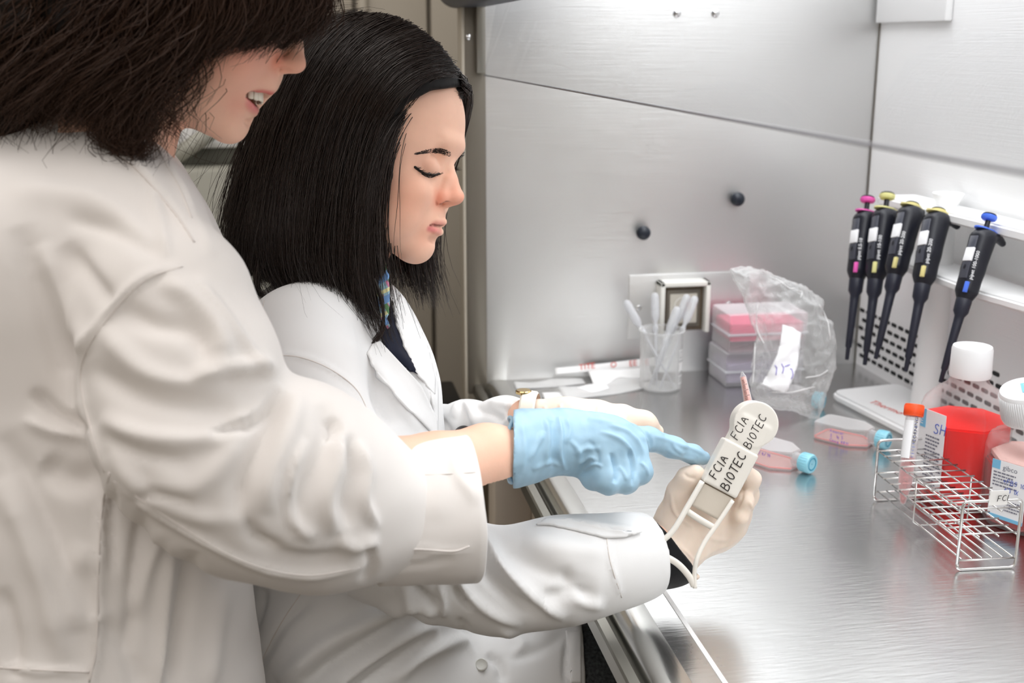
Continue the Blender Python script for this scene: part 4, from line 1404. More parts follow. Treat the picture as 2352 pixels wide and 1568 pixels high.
for i in range(6):
    t = .06 + .88 * i / 5
    tube_obj('floor_rod', [FL * (1 - t) + FR * t + k_ * .013, BL * (1 - t) + BR * t + k_ * .013], .0009, M['wire'], rk, n=8)
for t in (.0, 1.0):
    a = FL * (1 - t) + BL * t; b = FR * (1 - t) + BR * t
    tube_obj('floor_bar', [a + k_ * .0115, b + k_ * .0115], .0009, M['wire'], rk, n=8)
m0 = (FL + BL) / 2; m1 = (FR + BR) / 2
tube_obj('middle_brace', [m0 + k_ * .063, m0 + k_ * .014, m0 * .9 + m1 * .1 + k_ * .0100, m0 * .1 + m1 * .9 + k_ * .0100, m1 + k_ * .014, m1 + k_ * .063], .0009, M['wire'], rk, n=8)
fm = FL * .42 + FR * .58; fu = (FR - FL) / np.linalg.norm(FR - FL); fn = np.cross(fu, k_)
V = [];
for t_, zz in ((-.0022, HR + .012), (-.0022, HR - .0), (-.0024, HR - .004)):
    for a in (-.0105, .009): V.append(fm + fu * a + fn * (.0026 if zz < HR + .01 else .004) + k_ * zz)
V += [v - fn * .0006 for v in V]
mesh_obj('tape_label', V, [[0, 1, 3, 2], [2, 3, 5, 4], [6, 8, 9, 7], [8, 10, 11, 9], [0, 2, 8, 6], [1, 7, 9, 3], [2, 4, 10, 8], [3, 9, 11, 5], [0, 6, 7, 1], [4, 5, 11, 10]], mat('clear_tape', lin(240, 238, 235), .4), rk)
handwriting('marker_writing', 'FCI', fm + fu * -.003 + fn * .0042 + k_ * (HR + .001), fu, k_, .006, .0004, M['ink_k'], rk)

# ------------------------------------------------------------------ 15 ml tube in the rack
tt, tbm = P(2101, 928, 1.335), P(2073, 1158, 1.325)
ax = tt - tbm; Lt = np.linalg.norm(ax); ax /= Lt
tu = empty('centrifuge_tube', tbm, 'conical plastic tube with orange cap and pink medium standing in the wire rack', 'tube')
lathe_obj('tube_wall', tbm, ax, [(.0015, 0), (.0030, .002), (.0078, .024), (.0080, .03), (.0082, Lt - .010)], M['frost'], tu, 32)
lathe_obj('medium', tbm, ax, [(.0008, .0015), (.0024, .0030), (.0070, .024), (.0072, .054)], M['pink_liq'], tu, 24)
ocp = lathe_obj('cap', tbm + ax * (Lt - .014), ax, [(.0100, 0), (.0108, .0006), (.0108, .0125), (.0100, .0138), (.0070, .0140), (.0066, .0128), (.001, .0126)], M['cap_orange'], tu, 48)
xx, yy, zz = frame(ax)
multi_tube_obj('cap_grip', [[tbm + ax * (Lt - .0125) + .0108 * (math.cos(t) * xx + math.sin(t) * yy), tbm + ax * (Lt - .0025) + .0108 * (math.cos(t) * xx + math.sin(t) * yy)] for t in np.linspace(0, 6.283, 48, endpoint=False)], .0003, M['cap_orange'], ocp, 4)
cam_n = CAM - (tt + tbm) / 2; cam_n -= (cam_n @ ax) * ax; cam_n /= np.linalg.norm(cam_n)
sx = np.cross(ax, cam_n)
def tubept(deg, z, r): t = math.radians(deg); return tbm + ax * z + r * (math.cos(t) * cam_n + math.sin(t) * sx)
V, F = [], []
for i, dg in enumerate(np.linspace(-85, 8, 12)):
    for z in (.052, Lt - .019): V.append(tubept(dg, z, .0085)); 
for i in range(11): F.append([2 * i, 2 * i + 2, 2 * i + 3, 2 * i + 1])
mesh_obj('white_sticker', V, F, M['label'], tu, True)
V, F = [], []
for i in range(14):
    z = .05 + i * .0038; o = len(V)
    for dg, dz in ((18, 0), (34 if i % 2 else 42, 0), (34 if i % 2 else 42, .0005), (18, .0005)): V.append(tubept(dg, z + dz, .0084))
    F.append([o, o + 1, o + 2, o + 3])
mesh_obj('printed_scale', V, F, M['ink_b'], tu)
q = tubept(40, .070, .0084); nrm = (q - (tbm + ax * .070)); nrm /= np.linalg.norm(nrm)
text_obj('tube_print', 'CORNING', q + nrm * .0002, ax, -np.cross(ax, nrm) * -1 if False else np.cross(nrm, ax), .0062, M['ink_k'], tu)

# ------------------------------------------------------------------ the held white tool
TD = 1.066
def TP(px, py, dz=0.0): return P(px, py, TD - dz)
tool = empty('pipette_controller', TP(1640, 1120), 'white hand tool marked FCIA BIOTEC with wire stand, held in a cream gloved hand', 'hand tool')
ux = TP(1747, 1048) - TP(1672, 1008); uw = np.linalg.norm(ux); ux /= uw          # across
uy = TP(1672, 1008) - TP(1614, 1103); uy -= (uy @ ux) * ux; ul = np.linalg.norm(uy); uy /= ul   # along, towards the round head
uz = np.cross(ux, uy)
if uz @ FWD > 0: uz = -uz
RT = np.array([ux, uy, uz])
cs = (TP(1672, 1008) + TP(1747, 1048) + TP(1614, 1103) + TP(1684, 1144)) / 4
def LT(a, b, c=0.0): return cs + a * ux + b * uy + c * uz
def rbox(nm, ca, cb__, cc_, ha, hb, hc, r, m, h=.0008):
    c_ = LT(ca, cb__, cc_)
    V, Q = surface_nets(s_box(c_, (ha, hb, hc), RT, r), c_ - max(ha, hb, hc) * 1.8, c_ + max(ha, hb, hc) * 1.8, h)
    return mesh_obj(nm, relax(V, Q, 1, .3), Q, m, tool, True)
rbox('sleeve', 0, 0, -.011, .0172, .0222, .0115, .0022, M['tool'])
hc_ = .0425
S = Sdf()
S.add(lambda p: (np.sqrt((((p - LT(.0015, hc_ + .004, -.013)) @ RT.T)[:, :2] ** 2).sum(1)) - .0205).astype(np.float32))
S.clip(lambda p: (np.abs(((p - LT(0, 0, -.013)) @ RT.T)[:, 2]) - .0115).astype(np.float32))
head = Sdf(); head.add(S)
head.add(s_box(LT(.001, .030, -.0125), (.0150, .020, .0115), RT, .003), .003)
c_ = LT(0, .038, -.012)
V, Q = surface_nets(lambda p: head(p), c_ - .045, c_ + .045, .0008)
mesh_obj('round_head', relax(V, Q, 4, .5), Q, M['tool'], tool, True)
rbox('battery_recess', 0.0, -.0345, -.010, .0160, .0125, .0078, .0024, M['tool2'])
rbox('recess_edge', 0.0, -.0228, -.0028, .0166, .0006, .0006, .0004, mat('dark_seam', lin(120, 105, 88), .6), .0004)
def flatbar(nm, pts, w, th, m=M['tool']):
    c = smooth_poly(np.array(pts), 8)
    return tube_obj(nm, c, w, m, tool, n=12, flat=th, up=uz)
def TB(px, py, dz=0.0): return TP(px, py, dz)
flatbar('stand_leg', [TB(1613, 1105), TB(1580, 1162, .004), TB(1548, 1215, .008), TB(1520, 1243, .010), TB(1474, 1274, .010)], .0026, 1.0)
flatbar('stand_leg', [TB(1683, 1149), TB(1648, 1202, .004), TB(1618, 1245, .008), TB(1600, 1285, .012), TB(1595, 1320, .012), TB(1596, 1350, .012)], .0021, 1.0)
flatbar('stand_crossbar', [TB(1576, 1172, .002), TB(1606, 1192, .004), TB(1642, 1213, .004)], .0030, .6)
flatbar('stand_foot', [TB(1494, 1268, .010), TB(1520, 1274, .012), TB(1556, 1294, .013), TB(1582, 1322, .013), TB(1594, 1345, .012)], .0030, .6)
surf_l = lambda q: q + uz * 0
handwriting('marker_writing', 'FCIA', LT(-.0070, -.0150, .0008), uy, -ux, .0080, .0005, M['ink_k'], tool, seed=2)
handwriting('marker_writing', 'BIOTEC', LT(.0070, -.0195, .0008), uy, -ux, .0083, .00055, M['ink_k'], tool, seed=5)
handwriting('marker_writing', 'FCIA', LT(-.0070, .0255, -.0008), uy, -ux, .0078, .00045, M['ink_k'], tool, seed=7)
handwriting('marker_writing', 'BIOTEC', LT(.0070, .0235, -.0008), uy, -ux, .0074, .00045, M['ink_k'], tool, seed=9)
# graduated pipette held by the tool, rising behind its head
gp0, gp1 = P(1732, 990, 1.10), P(1706, 862, 1.12)
ga = gp1 - gp0; gL = np.linalg.norm(ga); ga /= gL
gp = empty('graduated_pipette', gp0, 'short reddish graduated pipette end standing up behind the round white tool head', 'pipette')
lathe_obj('pipette_wall', gp0, ga, [(.0055, 0), (.0052, .01), (.0030, gL - .001), (.0022, gL), (.0010, gL + .0035)], M['glass'], gp, 24)
lathe_obj('pink_core', gp0, ga, [(.0046, .0), (.0026, gL - .002)], mat('pink_core', lin(214, 150, 138), .4), gp, 20)
gv = CAM - gp0; gv -= (gv @ ga) * ga; gv /= np.linalg.norm(gv); gs = np.cross(ga, gv)
V, F = [], []
for i in range(28):
    z = .012 + i * .0014; rr = .0055 - z * .0025 / gL + .00035; o = len(V)
    for s_, dz in ((-.5, 0), (.1 if i % 4 else .7, 0), (.1 if i % 4 else .7, .0004), (-.5, .0004)):
        V.append(gp0 + ga * (z + dz) + rr * (math.cos(s_) * gv + math.sin(s_) * gs))
    F.append([o, o + 1, o + 2, o + 3])
mesh_obj('scale_marks', V, F, M['ink_k'], gp)
# ------------------------------------------------------------------ people: materials and helpers
M['skin'] = mat('skin', (1, 1, 1), 0.5, spec=.22, attr='paint', sss=.12, sss_scale=.004, bump=(420, .10, .0006), var=(60, .03))
M['skin_eye'] = mat('eye_white', lin(225, 215, 208), 0.15, spec=.6)
M['iris'] = mat('dark_iris', lin(50, 32, 24), 0.08, spec=.8)
M['teeth'] = mat('tooth_enamel', lin(232, 228, 212), 0.2, spec=.6)
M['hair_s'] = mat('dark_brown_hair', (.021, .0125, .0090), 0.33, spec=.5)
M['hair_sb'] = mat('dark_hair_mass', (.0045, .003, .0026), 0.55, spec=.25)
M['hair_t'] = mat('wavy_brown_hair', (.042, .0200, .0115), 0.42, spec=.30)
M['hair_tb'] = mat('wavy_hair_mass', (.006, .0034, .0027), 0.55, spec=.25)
M['lash'] = mat('lash_black', (.006, .005, .005), .5)
M['brow'] = mat('brow_hair', (.03, .018, .015), .6)

class HeadFrame:
    def __init__(s, ox, oy, depth, yaw):
        s.ox, s.oy, s.d = ox, oy, depth
        s.s = depth / FPX
        c, n = math.cos(yaw), math.sin(yaw)
        s.c, s.n = c, n
        s.F = c * RGT - n * FWD
        s.L = -c * FWD - n * RGT
        s.D = -UPV
        s.O = P(ox, oy, depth)
        s.R = np.array([s.F, s.D, s.L])
    def a_of(s, px, c): return (px - s.ox + c * s.n) / s.c
    def __call__(s, px, py, c=0.0, mirror=False):
        a = s.a_of(px, c)
        return s.O + s.s * (a * s.F + (py - s.oy) * s.D + (-c if mirror else c) * s.L)
    def rot(s, deg):
        """axes tilted in the profile plane by deg (clockwise on the picture)"""
        t = math.radians(deg)
        a = math.cos(t) * s.F + math.sin(t) * s.D
        b = -math.sin(t) * s.F + math.cos(t) * s.D
        return np.array([a, b, s.L])
    def ell(s, px, py, c, r, deg=0, mirror=False):
        return s_ell(s(px, py, c, mirror), [q * s.s for q in r], s.rot(deg))
    def chain(s, pts, k=4, mirror=False):
        return s_chain([s(p[0], p[1], p[2], mirror) for p in pts], [p[3] * s.s for p in pts], k * s.s)
    def both(s, S, kind, *a, k=6, cut=False, **kw):
        for m in (False, True):
            f = getattr(s, kind)(*a, mirror=m, **kw)
            (S.cut if cut else S.add)(f, k * s.s)

def paint_fn(base, spots):
    """spots: (world point, radius m, colour, strength)"""
    def f(V, Q):
        c = np.tile(np.array(base), (len(V), 1))
        for (p, r, col, st) in spots:
            w = np.exp(-(((V - np.array(p)) ** 2).sum(1)) / (r * r)) * st
            c = c * (1 - w[:, None]) + np.array(col) * w[:, None]
        return c
    return f

def paint_lines(base, spots, lines):
    g = paint_fn(base, spots)
    def f(V, Q):
        c = g(V, Q)
        for (pts, r, col, st) in lines:
            best = np.full(len(V), 1e9)
            for i in range(len(pts) - 1):
                a = np.array(pts[i]); b = np.array(pts[i + 1]); ab = b - a
                q = V - a
                t = np.clip((q @ ab) / (ab @ ab), 0, 1)
                best = np.minimum(best, np.sqrt(((q - t[:, None] * ab) ** 2).sum(1)))
            w = st * np.clip(1.5 - best / r, 0, 1)
            c = c * (1 - w[:, None]) + np.array(col) * w[:, None]
        return c
    return f

SKIN = lin(240, 194, 170)
RED = lin(220, 112, 84)
LIP = lin(214, 118, 118)

# ================================================================== the seated woman
seated = empty('person', P(850, 1500, 1.25) * np.array([1, 1, 0]), 'seated person in white lab coat with straight dark hair looking down at a held tool', 'person', None)
h = HeadFrame(940, 400, 1.20, math.radians(13))
S = Sdf()
S.add(h.ell(880, 282, 0, (190, 188, 162)))
S.add(h.ell(925, 428, 0, (98, 152, 118)), h.s * 30)
h.both(S, 'ell', 948, 452, 78, (48, 42, 40), k=24)
h.both(S, 'ell', 908, 498, 84, (62, 60, 38), k=30)
h.both(S, 'chain', [(872, 505, 78, 44), (945, 562, 22, 36)], k=30)
S.add(h.ell(956, 565, 0, (37, 36, 44)), h.s * 22)
S.add(h.ell(962, 512, 0, (55, 46, 64)), h.s * 18)
S.add(h.ell(990, 494, 0, (33, 26, 36)), h.s * 12)
S.add(h.ell(1040, 335, 0, (20, 16, 66)), h.s * 22)       # brow ridge
h.both(S, 'ell', 1014, 378, 64, (24, 22, 24), k=14, cut=True)   # sockets
S.add(h.chain([(1026, 372, 0, 15), (1035, 415, 0, 16), (1047, 452, 0, 18)], 8), h.s * 9)
S.add(h.ell(1049, 455, 0, (18, 17, 20)), h.s * 5)
h.both(S, 'ell', 1013, 461, 25, (18, 15, 11), k=5)
S.add(h.chain([(1043, 467, 0, 8), (1022, 474, 0, 8)], 3), h.s * 5)
h.both(S, 'chain', [(1016, 461, 22, 10), (1044, 457, 7, 14)], k=6)
h.both(S, 'chain', [(1030, 420, 10, 14), (1018, 452, 20, 14)], k=10)
h.both(S, 'ell', 1027, 474, 20, (13, 5.5, 8), k=2, cut=True)
h.both(S, 'ell', 986, 393, 60, (27, 27, 27), k=6)        # closed-looking lids over the eyes
# lips
h.both(S, 'chain', [(978, 520, 46, 4), (1004, 512, 26, 7), (1019, 511, 0, 8)], k=4)
h.both(S, 'chain', [(981, 524, 43, 4), (999, 532, 24, 8), (1006, 533, 0, 9.5)], k=4)
h.both(S, 'chain', [(972, 521, 52, 2.2), (998, 522, 34, 2.0), (1018, 522, 0, 2)], k=2.5, cut=True)
S.cut(h.ell(1000, 553, 0, (12, 7, 30)), h.s * 10)
# neck
S.add(h.chain([(800, 470, 0, 112), (768, 640, 0, 108), (740, 800, 0, 125)], 20), h.s * 22)
cor = h(1018, 521, 0)
spots = [(h(1052, 458, 0), .013, RED, .5), (h(1012, 462, 30), .010, RED, .6), (h(1043, 420, 0), .010, RED, .25),
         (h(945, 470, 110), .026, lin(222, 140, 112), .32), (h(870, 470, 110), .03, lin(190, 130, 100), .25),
         (h(985, 393, 88), .010, lin(214, 150, 128), .35), (h(975, 545, 40), .014, lin(224, 150, 124), .35)]
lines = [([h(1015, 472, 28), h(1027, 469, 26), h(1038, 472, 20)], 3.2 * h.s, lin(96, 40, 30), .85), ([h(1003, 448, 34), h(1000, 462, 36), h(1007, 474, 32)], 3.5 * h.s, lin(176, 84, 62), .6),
         ([h(988, 529, 40), h(1001, 532, 26), h(1008, 533, 0)], 7.6 * h.s, LIP, .85), ([h(979, 524, 47), h(990, 528, 38)], 4 * h.s, LIP, .8),
         ([h(992, 530, 36), h(1001, 532, 26), h(1008, 533, 0)], 4.5 * h.s, lin(232, 150, 150), .5),
         ([h(980, 519, 46), h(1006, 514, 26), h(1020, 513, 0)], 5.5 * h.s, LIP, .8),
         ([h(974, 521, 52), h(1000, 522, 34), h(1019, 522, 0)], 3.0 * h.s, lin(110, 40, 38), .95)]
S.add(s_chain([P(740, 800, 1.20), P(770, 950, 1.23)], [.055, .065], .02), .03)
S.add(s_chain([P(740, 880, 1.22), P(700, 880, 1.14), P(800, 1130, 1.09), P(900, 1280, 1.08), P(1180, 1330, 1.08), P(1500, 1268, 1.095), P(1575, 1225, 1.115)], [.05, .034, .028, .028, .026, .020, .015], .02), .02)
S.add(s_chain([P(800, 880, 1.22), P(860, 870, 1.34), P(900, 1030, 1.335), P(1040, 1005, 1.275), P(1210, 948, 1.175), P(1290, 952, 1.175)], [.05, .028, .020, .014, .0125, .011], .01), .02)
lo, hi = bounds(h(690, 80, 170), h(1075, 810, -170), h(690, 810, -170), h(1080, 80, 170), P(1580, 1300, 1.15), P(900, 1380, 1.0), P(860, 900, 1.42), pad=.012)
skin_s = sculpt('head', S, lo, hi, .0013, M['skin'], seated, it=2, cols=paint_lines(SKIN, spots, lines))
skin_s.name = 'body'
# eyes
for mir in (False, True):
    c = h(986, 393.5, 60, mir)
    e = lathe_obj('eye', c, h.F, [(21 * h.s * math.sin(math.radians(a)), -21 * h.s * math.cos(math.radians(a))) for a in range(2, 179, 8)], M['skin_eye'], seated, 24)

def lashline(pts, n, ln, m, parent, name, out, down, rad=.00022, seed=3, curl=.3):
    rs = np.random.RandomState(seed)
    c = smooth_poly(np.array(pts), 10)
    L = []
    for i in range(n):
        u = (i + rs.uniform(0, 1)) / n * (len(c) - 1.001)
        k = int(u); p = c[k] * (1 - u + k) + c[k + 1] * (u - k)
        dv = out + down * rs.uniform(.2, .6) + rs.normal(size=3) * .12
        dv /= np.linalg.norm(dv)
        l = ln * rs.uniform(.6, 1.1)
        L.append(np.array([p + dv * l * t - down * curl * l * t * t for t in np.linspace(0, 1, 4)]))
    V, Fs = [], []
    for p in L:
        v, f = tube_geo(p, [rad, rad, rad * .7, rad * .2], 3)
        o = len(V); V += v; Fs += [[i + o for i in q] for q in f]
    return mesh_obj(name, V, Fs, m, parent, True)
hit = caster([skin_s])
lid = [hit(x, y, .0004) for x, y in ((951, 382), (958, 388), (966, 394), (976, 399), (988, 402), (999, 401), (1009, 398))]
tube_obj('upper_eyeliner', smooth_poly(lid, 5), [.0006] + [.0013] * 29 + [.0007], M['lash'], seated, n=6)
lid2 = [hit(x, y, .0003) for x, y in ((968, 399), (978, 405), (990, 407), (999, 404))]
tube_obj('lower_eyeliner', smooth_poly(lid2, 5), .0005, M['lash'], seated, n=6)
V_, F_ = lathe_geo(hit(984, 402, -.001), h.L + .2 * h.D, [(.0001, .0020), (.0016, .0019), (.0030, .0011), (.0036, -.0004)], 20)
mesh_obj('iris', V_, F_, M['iris'], seated, True)
lashline(lid, 70, .0085, M['lash'], seated, 'eyelashes', h.F * .85 + h.L * .45, h.D * .9)
far_l = [h(1003, 378, 66, True) + h.F * .002, h(1008, 384, 60, True) + h.F * .003]
lashline(far_l, 16, .009, M['lash'], seated, 'far_eyelashes', h.F, h.D * .9, seed=5)
def brow(name, outline_pts, width, n, m, parent, seed, hitf, dirv, ln=.0085):
    rs = np.random.RandomState(seed)
    c = smooth_poly(np.array(outline_pts, float), 8)
    L = []
    for i in range(n):
        t = rs.uniform(); u = t * (len(c) - 1.001); k = int(u)
        p = c[k] * (1 - u + k) + c[k + 1] * (u - k)
        w = width * np.interp(t, [0, .35, .9, 1], [.25, .75, 1, .8])
        q = hitf(p[0] + rs.normal() * 1.5, p[1] + rs.uniform(-w, w), .0003)
        if q is None: continue
        dv = dirv(t) + rs.normal(size=3) * .12; dv /= np.linalg.norm(dv)
        l = ln * rs.uniform(.6, 1.1)
        L.append(np.array([q, q + dv * l * .5 + h.L * .0011, q + dv * l + h.L * .0009]))
    V, Fs = [], []
    for p in L:
        v, f = tube_geo(p, [.00022, .0002, .00006], 3)
        o = len(V); V += v; Fs += [[i + o for i in q] for q in f]
    return mesh_obj(name, V, Fs, m, parent, True)
brow('eyebrow', [(957, 353), (985, 347), (1012, 346), (1034, 354)], 6.6, 620, M['brow'], seated, 2, hit,
     lambda t: -h.F * 1 + h.D * (.15 - .9 * t * 0) - UPV * (-.45 if t > .6 else -.05))
farb = [h(1036 - i * 2, 350 + i * .8, 44 + i * 2, True) + h.F * .0005 for i in range(6)]
rs_ = np.random.RandomState(4)
Lb = [np.array([q0 := farb[rs_.randint(6)] + rs_.normal(size=3) * .0013, q0 + (-h.L * 1 + UPV * .3 + rs_.normal(size=3) * .2) * .004]) for _ in range(160)]
multi_tube_obj('far_eyebrow', Lb, .0003, M['brow'], seated, n=3)

# ------------------------------------------------------------------ seated woman's hair
def HP(px, py, c=0.0, d=1.20):
    """pixel with a lateral offset in px towards the camera at the head's scale"""
    return P(px, py, d - c * 1.20 / FPX)
face_poly = [(1085, 208), (1050, 200), (990, 208), (938, 236), (896, 284), (868, 336), (856, 405), (850, 470), (846, 520), (850, 560), (868, 600), (880, 640), (905, 660), (1120, 660), (1120, 232)]
S = Sdf()
S.add(s_ell(HP(862, 225, 0), np.array([205, 182, 178]) * h.s, h.rot(12)))
S.add(s_ell(HP(745, 350, 20), np.array([165, 280, 150]) * h.s, h.rot(12)), .02)
S.add(s_chain([HP(830, 420, 60), HP(800, 560, 70), HP(830, 690, 80)], [.045, .036, .015], .02), .02)
S.add(s_chain([HP(700, 480, 40), HP(680, 560, 60), HP(740, 640, 70)], [.055, .045, .02], .02), .02)
S.add(s_chain([HP(640, 420, 0), HP(590, 560, 10), HP(560, 610, 20)], [.035, .022, .010], .02), .02)
def face_clip(p):
    px, py, d = project(p)
    v = poly_sd(px, py, face_poly) * h.s
    # only the near half of the head is opened; the far curtain stays
    return v
S.clip(face_clip)
lo, hi = bounds(HP(520, 30, 190), HP(1090, 800, -190), HP(520, 800, 190), HP(1090, 30, -190), pad=.01)
def hair_groove(V, Q):
    N = vnormals(V, Q)
    px, py, d = project(V)
    g = (np.sin(px * .14 + py * .03 + 3 * np.sin(py * .006)) + .6 * np.sin(px * .31 + py * .05 + 2 * np.sin(py * .01))) * np.clip(-poly_sd(px, py, face_poly) / 60, 0, 1)
    return V + N * (g * .0004)[:, None]
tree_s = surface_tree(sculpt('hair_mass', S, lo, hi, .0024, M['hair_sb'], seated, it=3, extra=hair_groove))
near = [  # front (forehead) to back, near side
 [HP(1064, 214, 10), HP(1010, 226, 60), HP(950, 256, 115), HP(905, 310, 150), HP(876, 380, 160), HP(862, 480, 150), HP(852, 570, 140), HP(866, 680, 130), HP(884, 790, 120)],
 [HP(1058, 195, 10), HP(985, 210, 90), HP(915, 260, 145), HP(870, 340, 168), HP(850, 440, 168), HP(838, 560, 155), HP(848, 680, 145), HP(880, 810, 135)],
 [HP(1040, 165, 10), HP(950, 180, 110), HP(870, 250, 160), HP(825, 360, 178), HP(805, 480, 172), HP(800, 600, 160), HP(815, 700, 152), HP(860, 790, 145)],
 [HP(1000, 122, 10), HP(900, 150, 120), HP(815, 240, 165), HP(775, 360, 180), HP(755, 490, 176), HP(752, 600, 165), HP(775, 690, 160), HP(838, 760, 150)],
 [HP(950, 82, 10), HP(840, 130, 125), HP(760, 230, 165), HP(715, 360, 178), HP(695, 490, 172), HP(692, 590, 165), HP(715, 660, 165), HP(775, 730, 158)],
 [HP(890, 55, 10), HP(780, 110, 120), HP(700, 220, 155), HP(655, 350, 160), HP(632, 480, 150), HP(625, 580, 150), HP(640, 650, 155), HP(700, 700, 158)],
 [HP(850, 40, 10), HP(740, 95, 100), HP(662, 210, 125), HP(615, 340, 125), HP(590, 460, 115), HP(580, 560, 110), HP(580, 620, 120), HP(600, 680, 130)],
 [HP(830, 34, 0), HP(715, 80, 60), HP(640, 200, 80), HP(590, 330, 75), HP(560, 450, 65), HP(545, 540, 60), HP(535, 600, 70), HP(525, 655, 80)],
 [HP(820, 30, -30), HP(700, 75, 0), HP(625, 200, 10), HP(575, 330, 5), HP(540, 460, 0), HP(528, 540, 0), HP(522, 600, 10), HP(522, 650, 20)],
]
hair_obj('hair_strands', near, 6500, M['hair_s'], seated, rad=.00042, spread=.0050, seed=3, seg=22, depth=.035, jitter_len=.24, wisps=.02, cross=.008, over=tree_s, curl=(.0035, .9))
root_g = [[HP(1062, 220, 20), HP(1010, 214, 80), HP(940, 240, 130), HP(880, 310, 162), HP(850, 420, 174), HP(840, 560, 158)],
 [HP(1005, 230, 70), HP(950, 234, 118), HP(890, 285, 152), HP(850, 380, 174), HP(835, 500, 174), HP(835, 620, 158)],
 [HP(955, 258, 108), HP(910, 274, 142), HP(865, 340, 168), HP(840, 440, 176), HP(828, 560, 168), HP(835, 680, 153)],
 [HP(918, 302, 132), HP(885, 325, 157), HP(850, 400, 173), HP(832, 500, 174), HP(825, 600, 164), HP(835, 700, 153)],
 [HP(890, 350, 146), HP(866, 375, 162), HP(842, 450, 173), HP(832, 550, 168), HP(830, 650, 158), HP(840, 740, 148)]]
hair_obj('hairline_strands', root_g, 2800, M['hair_s'], seated, rad=.00024, spread=.0032, seed=33, seg=16, depth=.004, jitter_len=.35, over=tree_s)
fuzz = [[HP(1058, 214, 30), HP(1056, 226, 34), HP(1052, 240, 38)], [HP(1000, 224, 86), HP(992, 236, 90), HP(980, 250, 94)], [HP(946, 252, 122), HP(940, 266, 122), HP(928, 284, 122)],
 [HP(906, 298, 140), HP(900, 314, 138), HP(894, 334, 134)], [HP(880, 345, 150), HP(877, 362, 146), HP(874, 384, 142)], [HP(862, 420, 150), HP(862, 450, 146), HP(860, 480, 142)]]
hair_obj('hairline_fuzz', fuzz, 520, M['hair_s'], seated, rad=.00013, spread=.0026, seed=35, seg=6, depth=.002, jitter_len=.6)
far = [
 [HP(1066, 205, 0), HP(1078, 225, -60), HP(1050, 330, -160), HP(1000, 450, -170), HP(985, 560, -165), HP(990, 640, -160), HP(1008, 715, -150)],
 [HP(1050, 175, 0), HP(1060, 210, -80), HP(1030, 330, -165), HP(975, 450, -175), HP(950, 560, -170), HP(960, 640, -160), HP(985, 700, -150)],
 [HP(1000, 122, 0), HP(1010, 190, -100), HP(980, 330, -170), HP(930, 450, -178), HP(915, 560, -170), HP(915, 620, -160), HP(925, 660, -150)],
 [HP(950, 85, 0), HP(950, 170, -120), HP(920, 330, -170), HP(900, 450, -178), HP(890, 560, -170), HP(890, 640, -160), HP(890, 690, -150)],
]
hair_obj('far_hair_strands', far, 1700, M['hair_s'], seated, rad=.00045, spread=.0045, seed=5, seg=14, depth=-.02, jitter_len=.18, wisps=.06, cross=.008)
hair_obj('baby_hairs', [near[3][:3], near[4][:3], near[5][:3], near[6][:3]], 160, M['hair_s'], seated, rad=.00016, spread=.010, seed=9, seg=10, depth=-.012, jitter_len=.5, wisps=.6)
hair_obj('flyaway_hairs', near[4:], 130, M['hair_s'], seated, rad=.00016, spread=.014, seed=19, seg=16, depth=-.01, jitter_len=.2, wisps=.5, cross=.02)
locks = [[HP(860, 640, 150), HP(880, 700, 145), HP(878, 760, 142), HP(838, 808, 140)],
         [HP(850, 650, 150), HP(872, 720, 145), HP(895, 775, 142), HP(892, 805, 140)]]
hair_obj('curled_lock', locks[:1] + locks[:1], 90, M['hair_s'], seated, rad=.0004, spread=.0012, seed=12, seg=12, depth=.003)
hair_obj('curled_lock', [[HP(600, 560, 140), HP(595, 620, 142), HP(592, 670, 142), HP(622, 684, 142)]] * 2, 90, M['hair_s'], seated, rad=.0004, spread=.0016, seed=14, seg=12, depth=.003)

# ================================================================== the standing woman's head
standing = empty('person', P(200, 1500, .98) * np.array([1, 1, 0]), 'standing person with wavy brown hair in white lab coat, pointing with a blue gloved finger', 'person', None)
g = HeadFrame(560, 180, 0.95, math.radians(4))
S = Sdf()
S.add(g.ell(445, -5, 0, (243, 240, 200)))
S.add(g.ell(538, 132, 0, (108, 178, 142), 28), g.s * 30)
g.both(S, 'ell', 552, 152, 92, (60, 52, 46), k=30)
g.both(S, 'chain', [(402, 222, 96, 52), (515, 284, 26, 36)], k=34)
S.add(g.ell(528, 288, 0, (37, 36, 46)), g.s * 24)
S.add(g.ell(545, 262, 0, (34, 34, 50)), g.s * 14)
S.add(g.ell(610, 186, 0, (30, 30, 52), 20), g.s * 16)
S.add(g.ell(590, 205, 20, (28, 22, 40), 20), g.s * 10)
S.add(g.chain([(665, 52, 0, 22), (675, 105, 0, 22), (679, 143, 0, 24)], 10), g.s * 10)
g.both(S, 'ell', 637, 147, 30, (19, 18, 14), 20, k=5)
S.add(g.ell(681, 150, 0, (23, 20, 24)), g.s * 6)
S.add(g.chain([(678, 160, 0, 10), (650, 164, 0, 9)], 4), g.s * 5)
g.both(S, 'chain', [(640, 150, 26, 12), (676, 148, 8, 16)], k=5)
g.both(S, 'ell', 662, 166, 24, (16, 6, 9), 5, k=2, cut=True)
S.cut(g.ell(594, 230, 0, (50, 17, 60), 14), g.s * 4)      # open mouth
S.cut(g.ell(630, 236, 0, (40, 21, 140), 20), g.s * 4)
g.both(S, 'chain', [(560, 214, 54, 5), (602, 213, 32, 7), (622, 207, 0, 11)], k=4)
g.both(S, 'chain', [(560, 222, 54, 5), (577, 247, 26, 10), (580, 256, 0, 13)], k=5)
S.cut(g.ell(574, 283, 0, (12, 7, 34), 10), g.s * 8)
S.add(g.chain([(330, 100, 0, 150), (268, 240, 0, 138), (215, 400, 0, 150)], 30), g.s * 30)
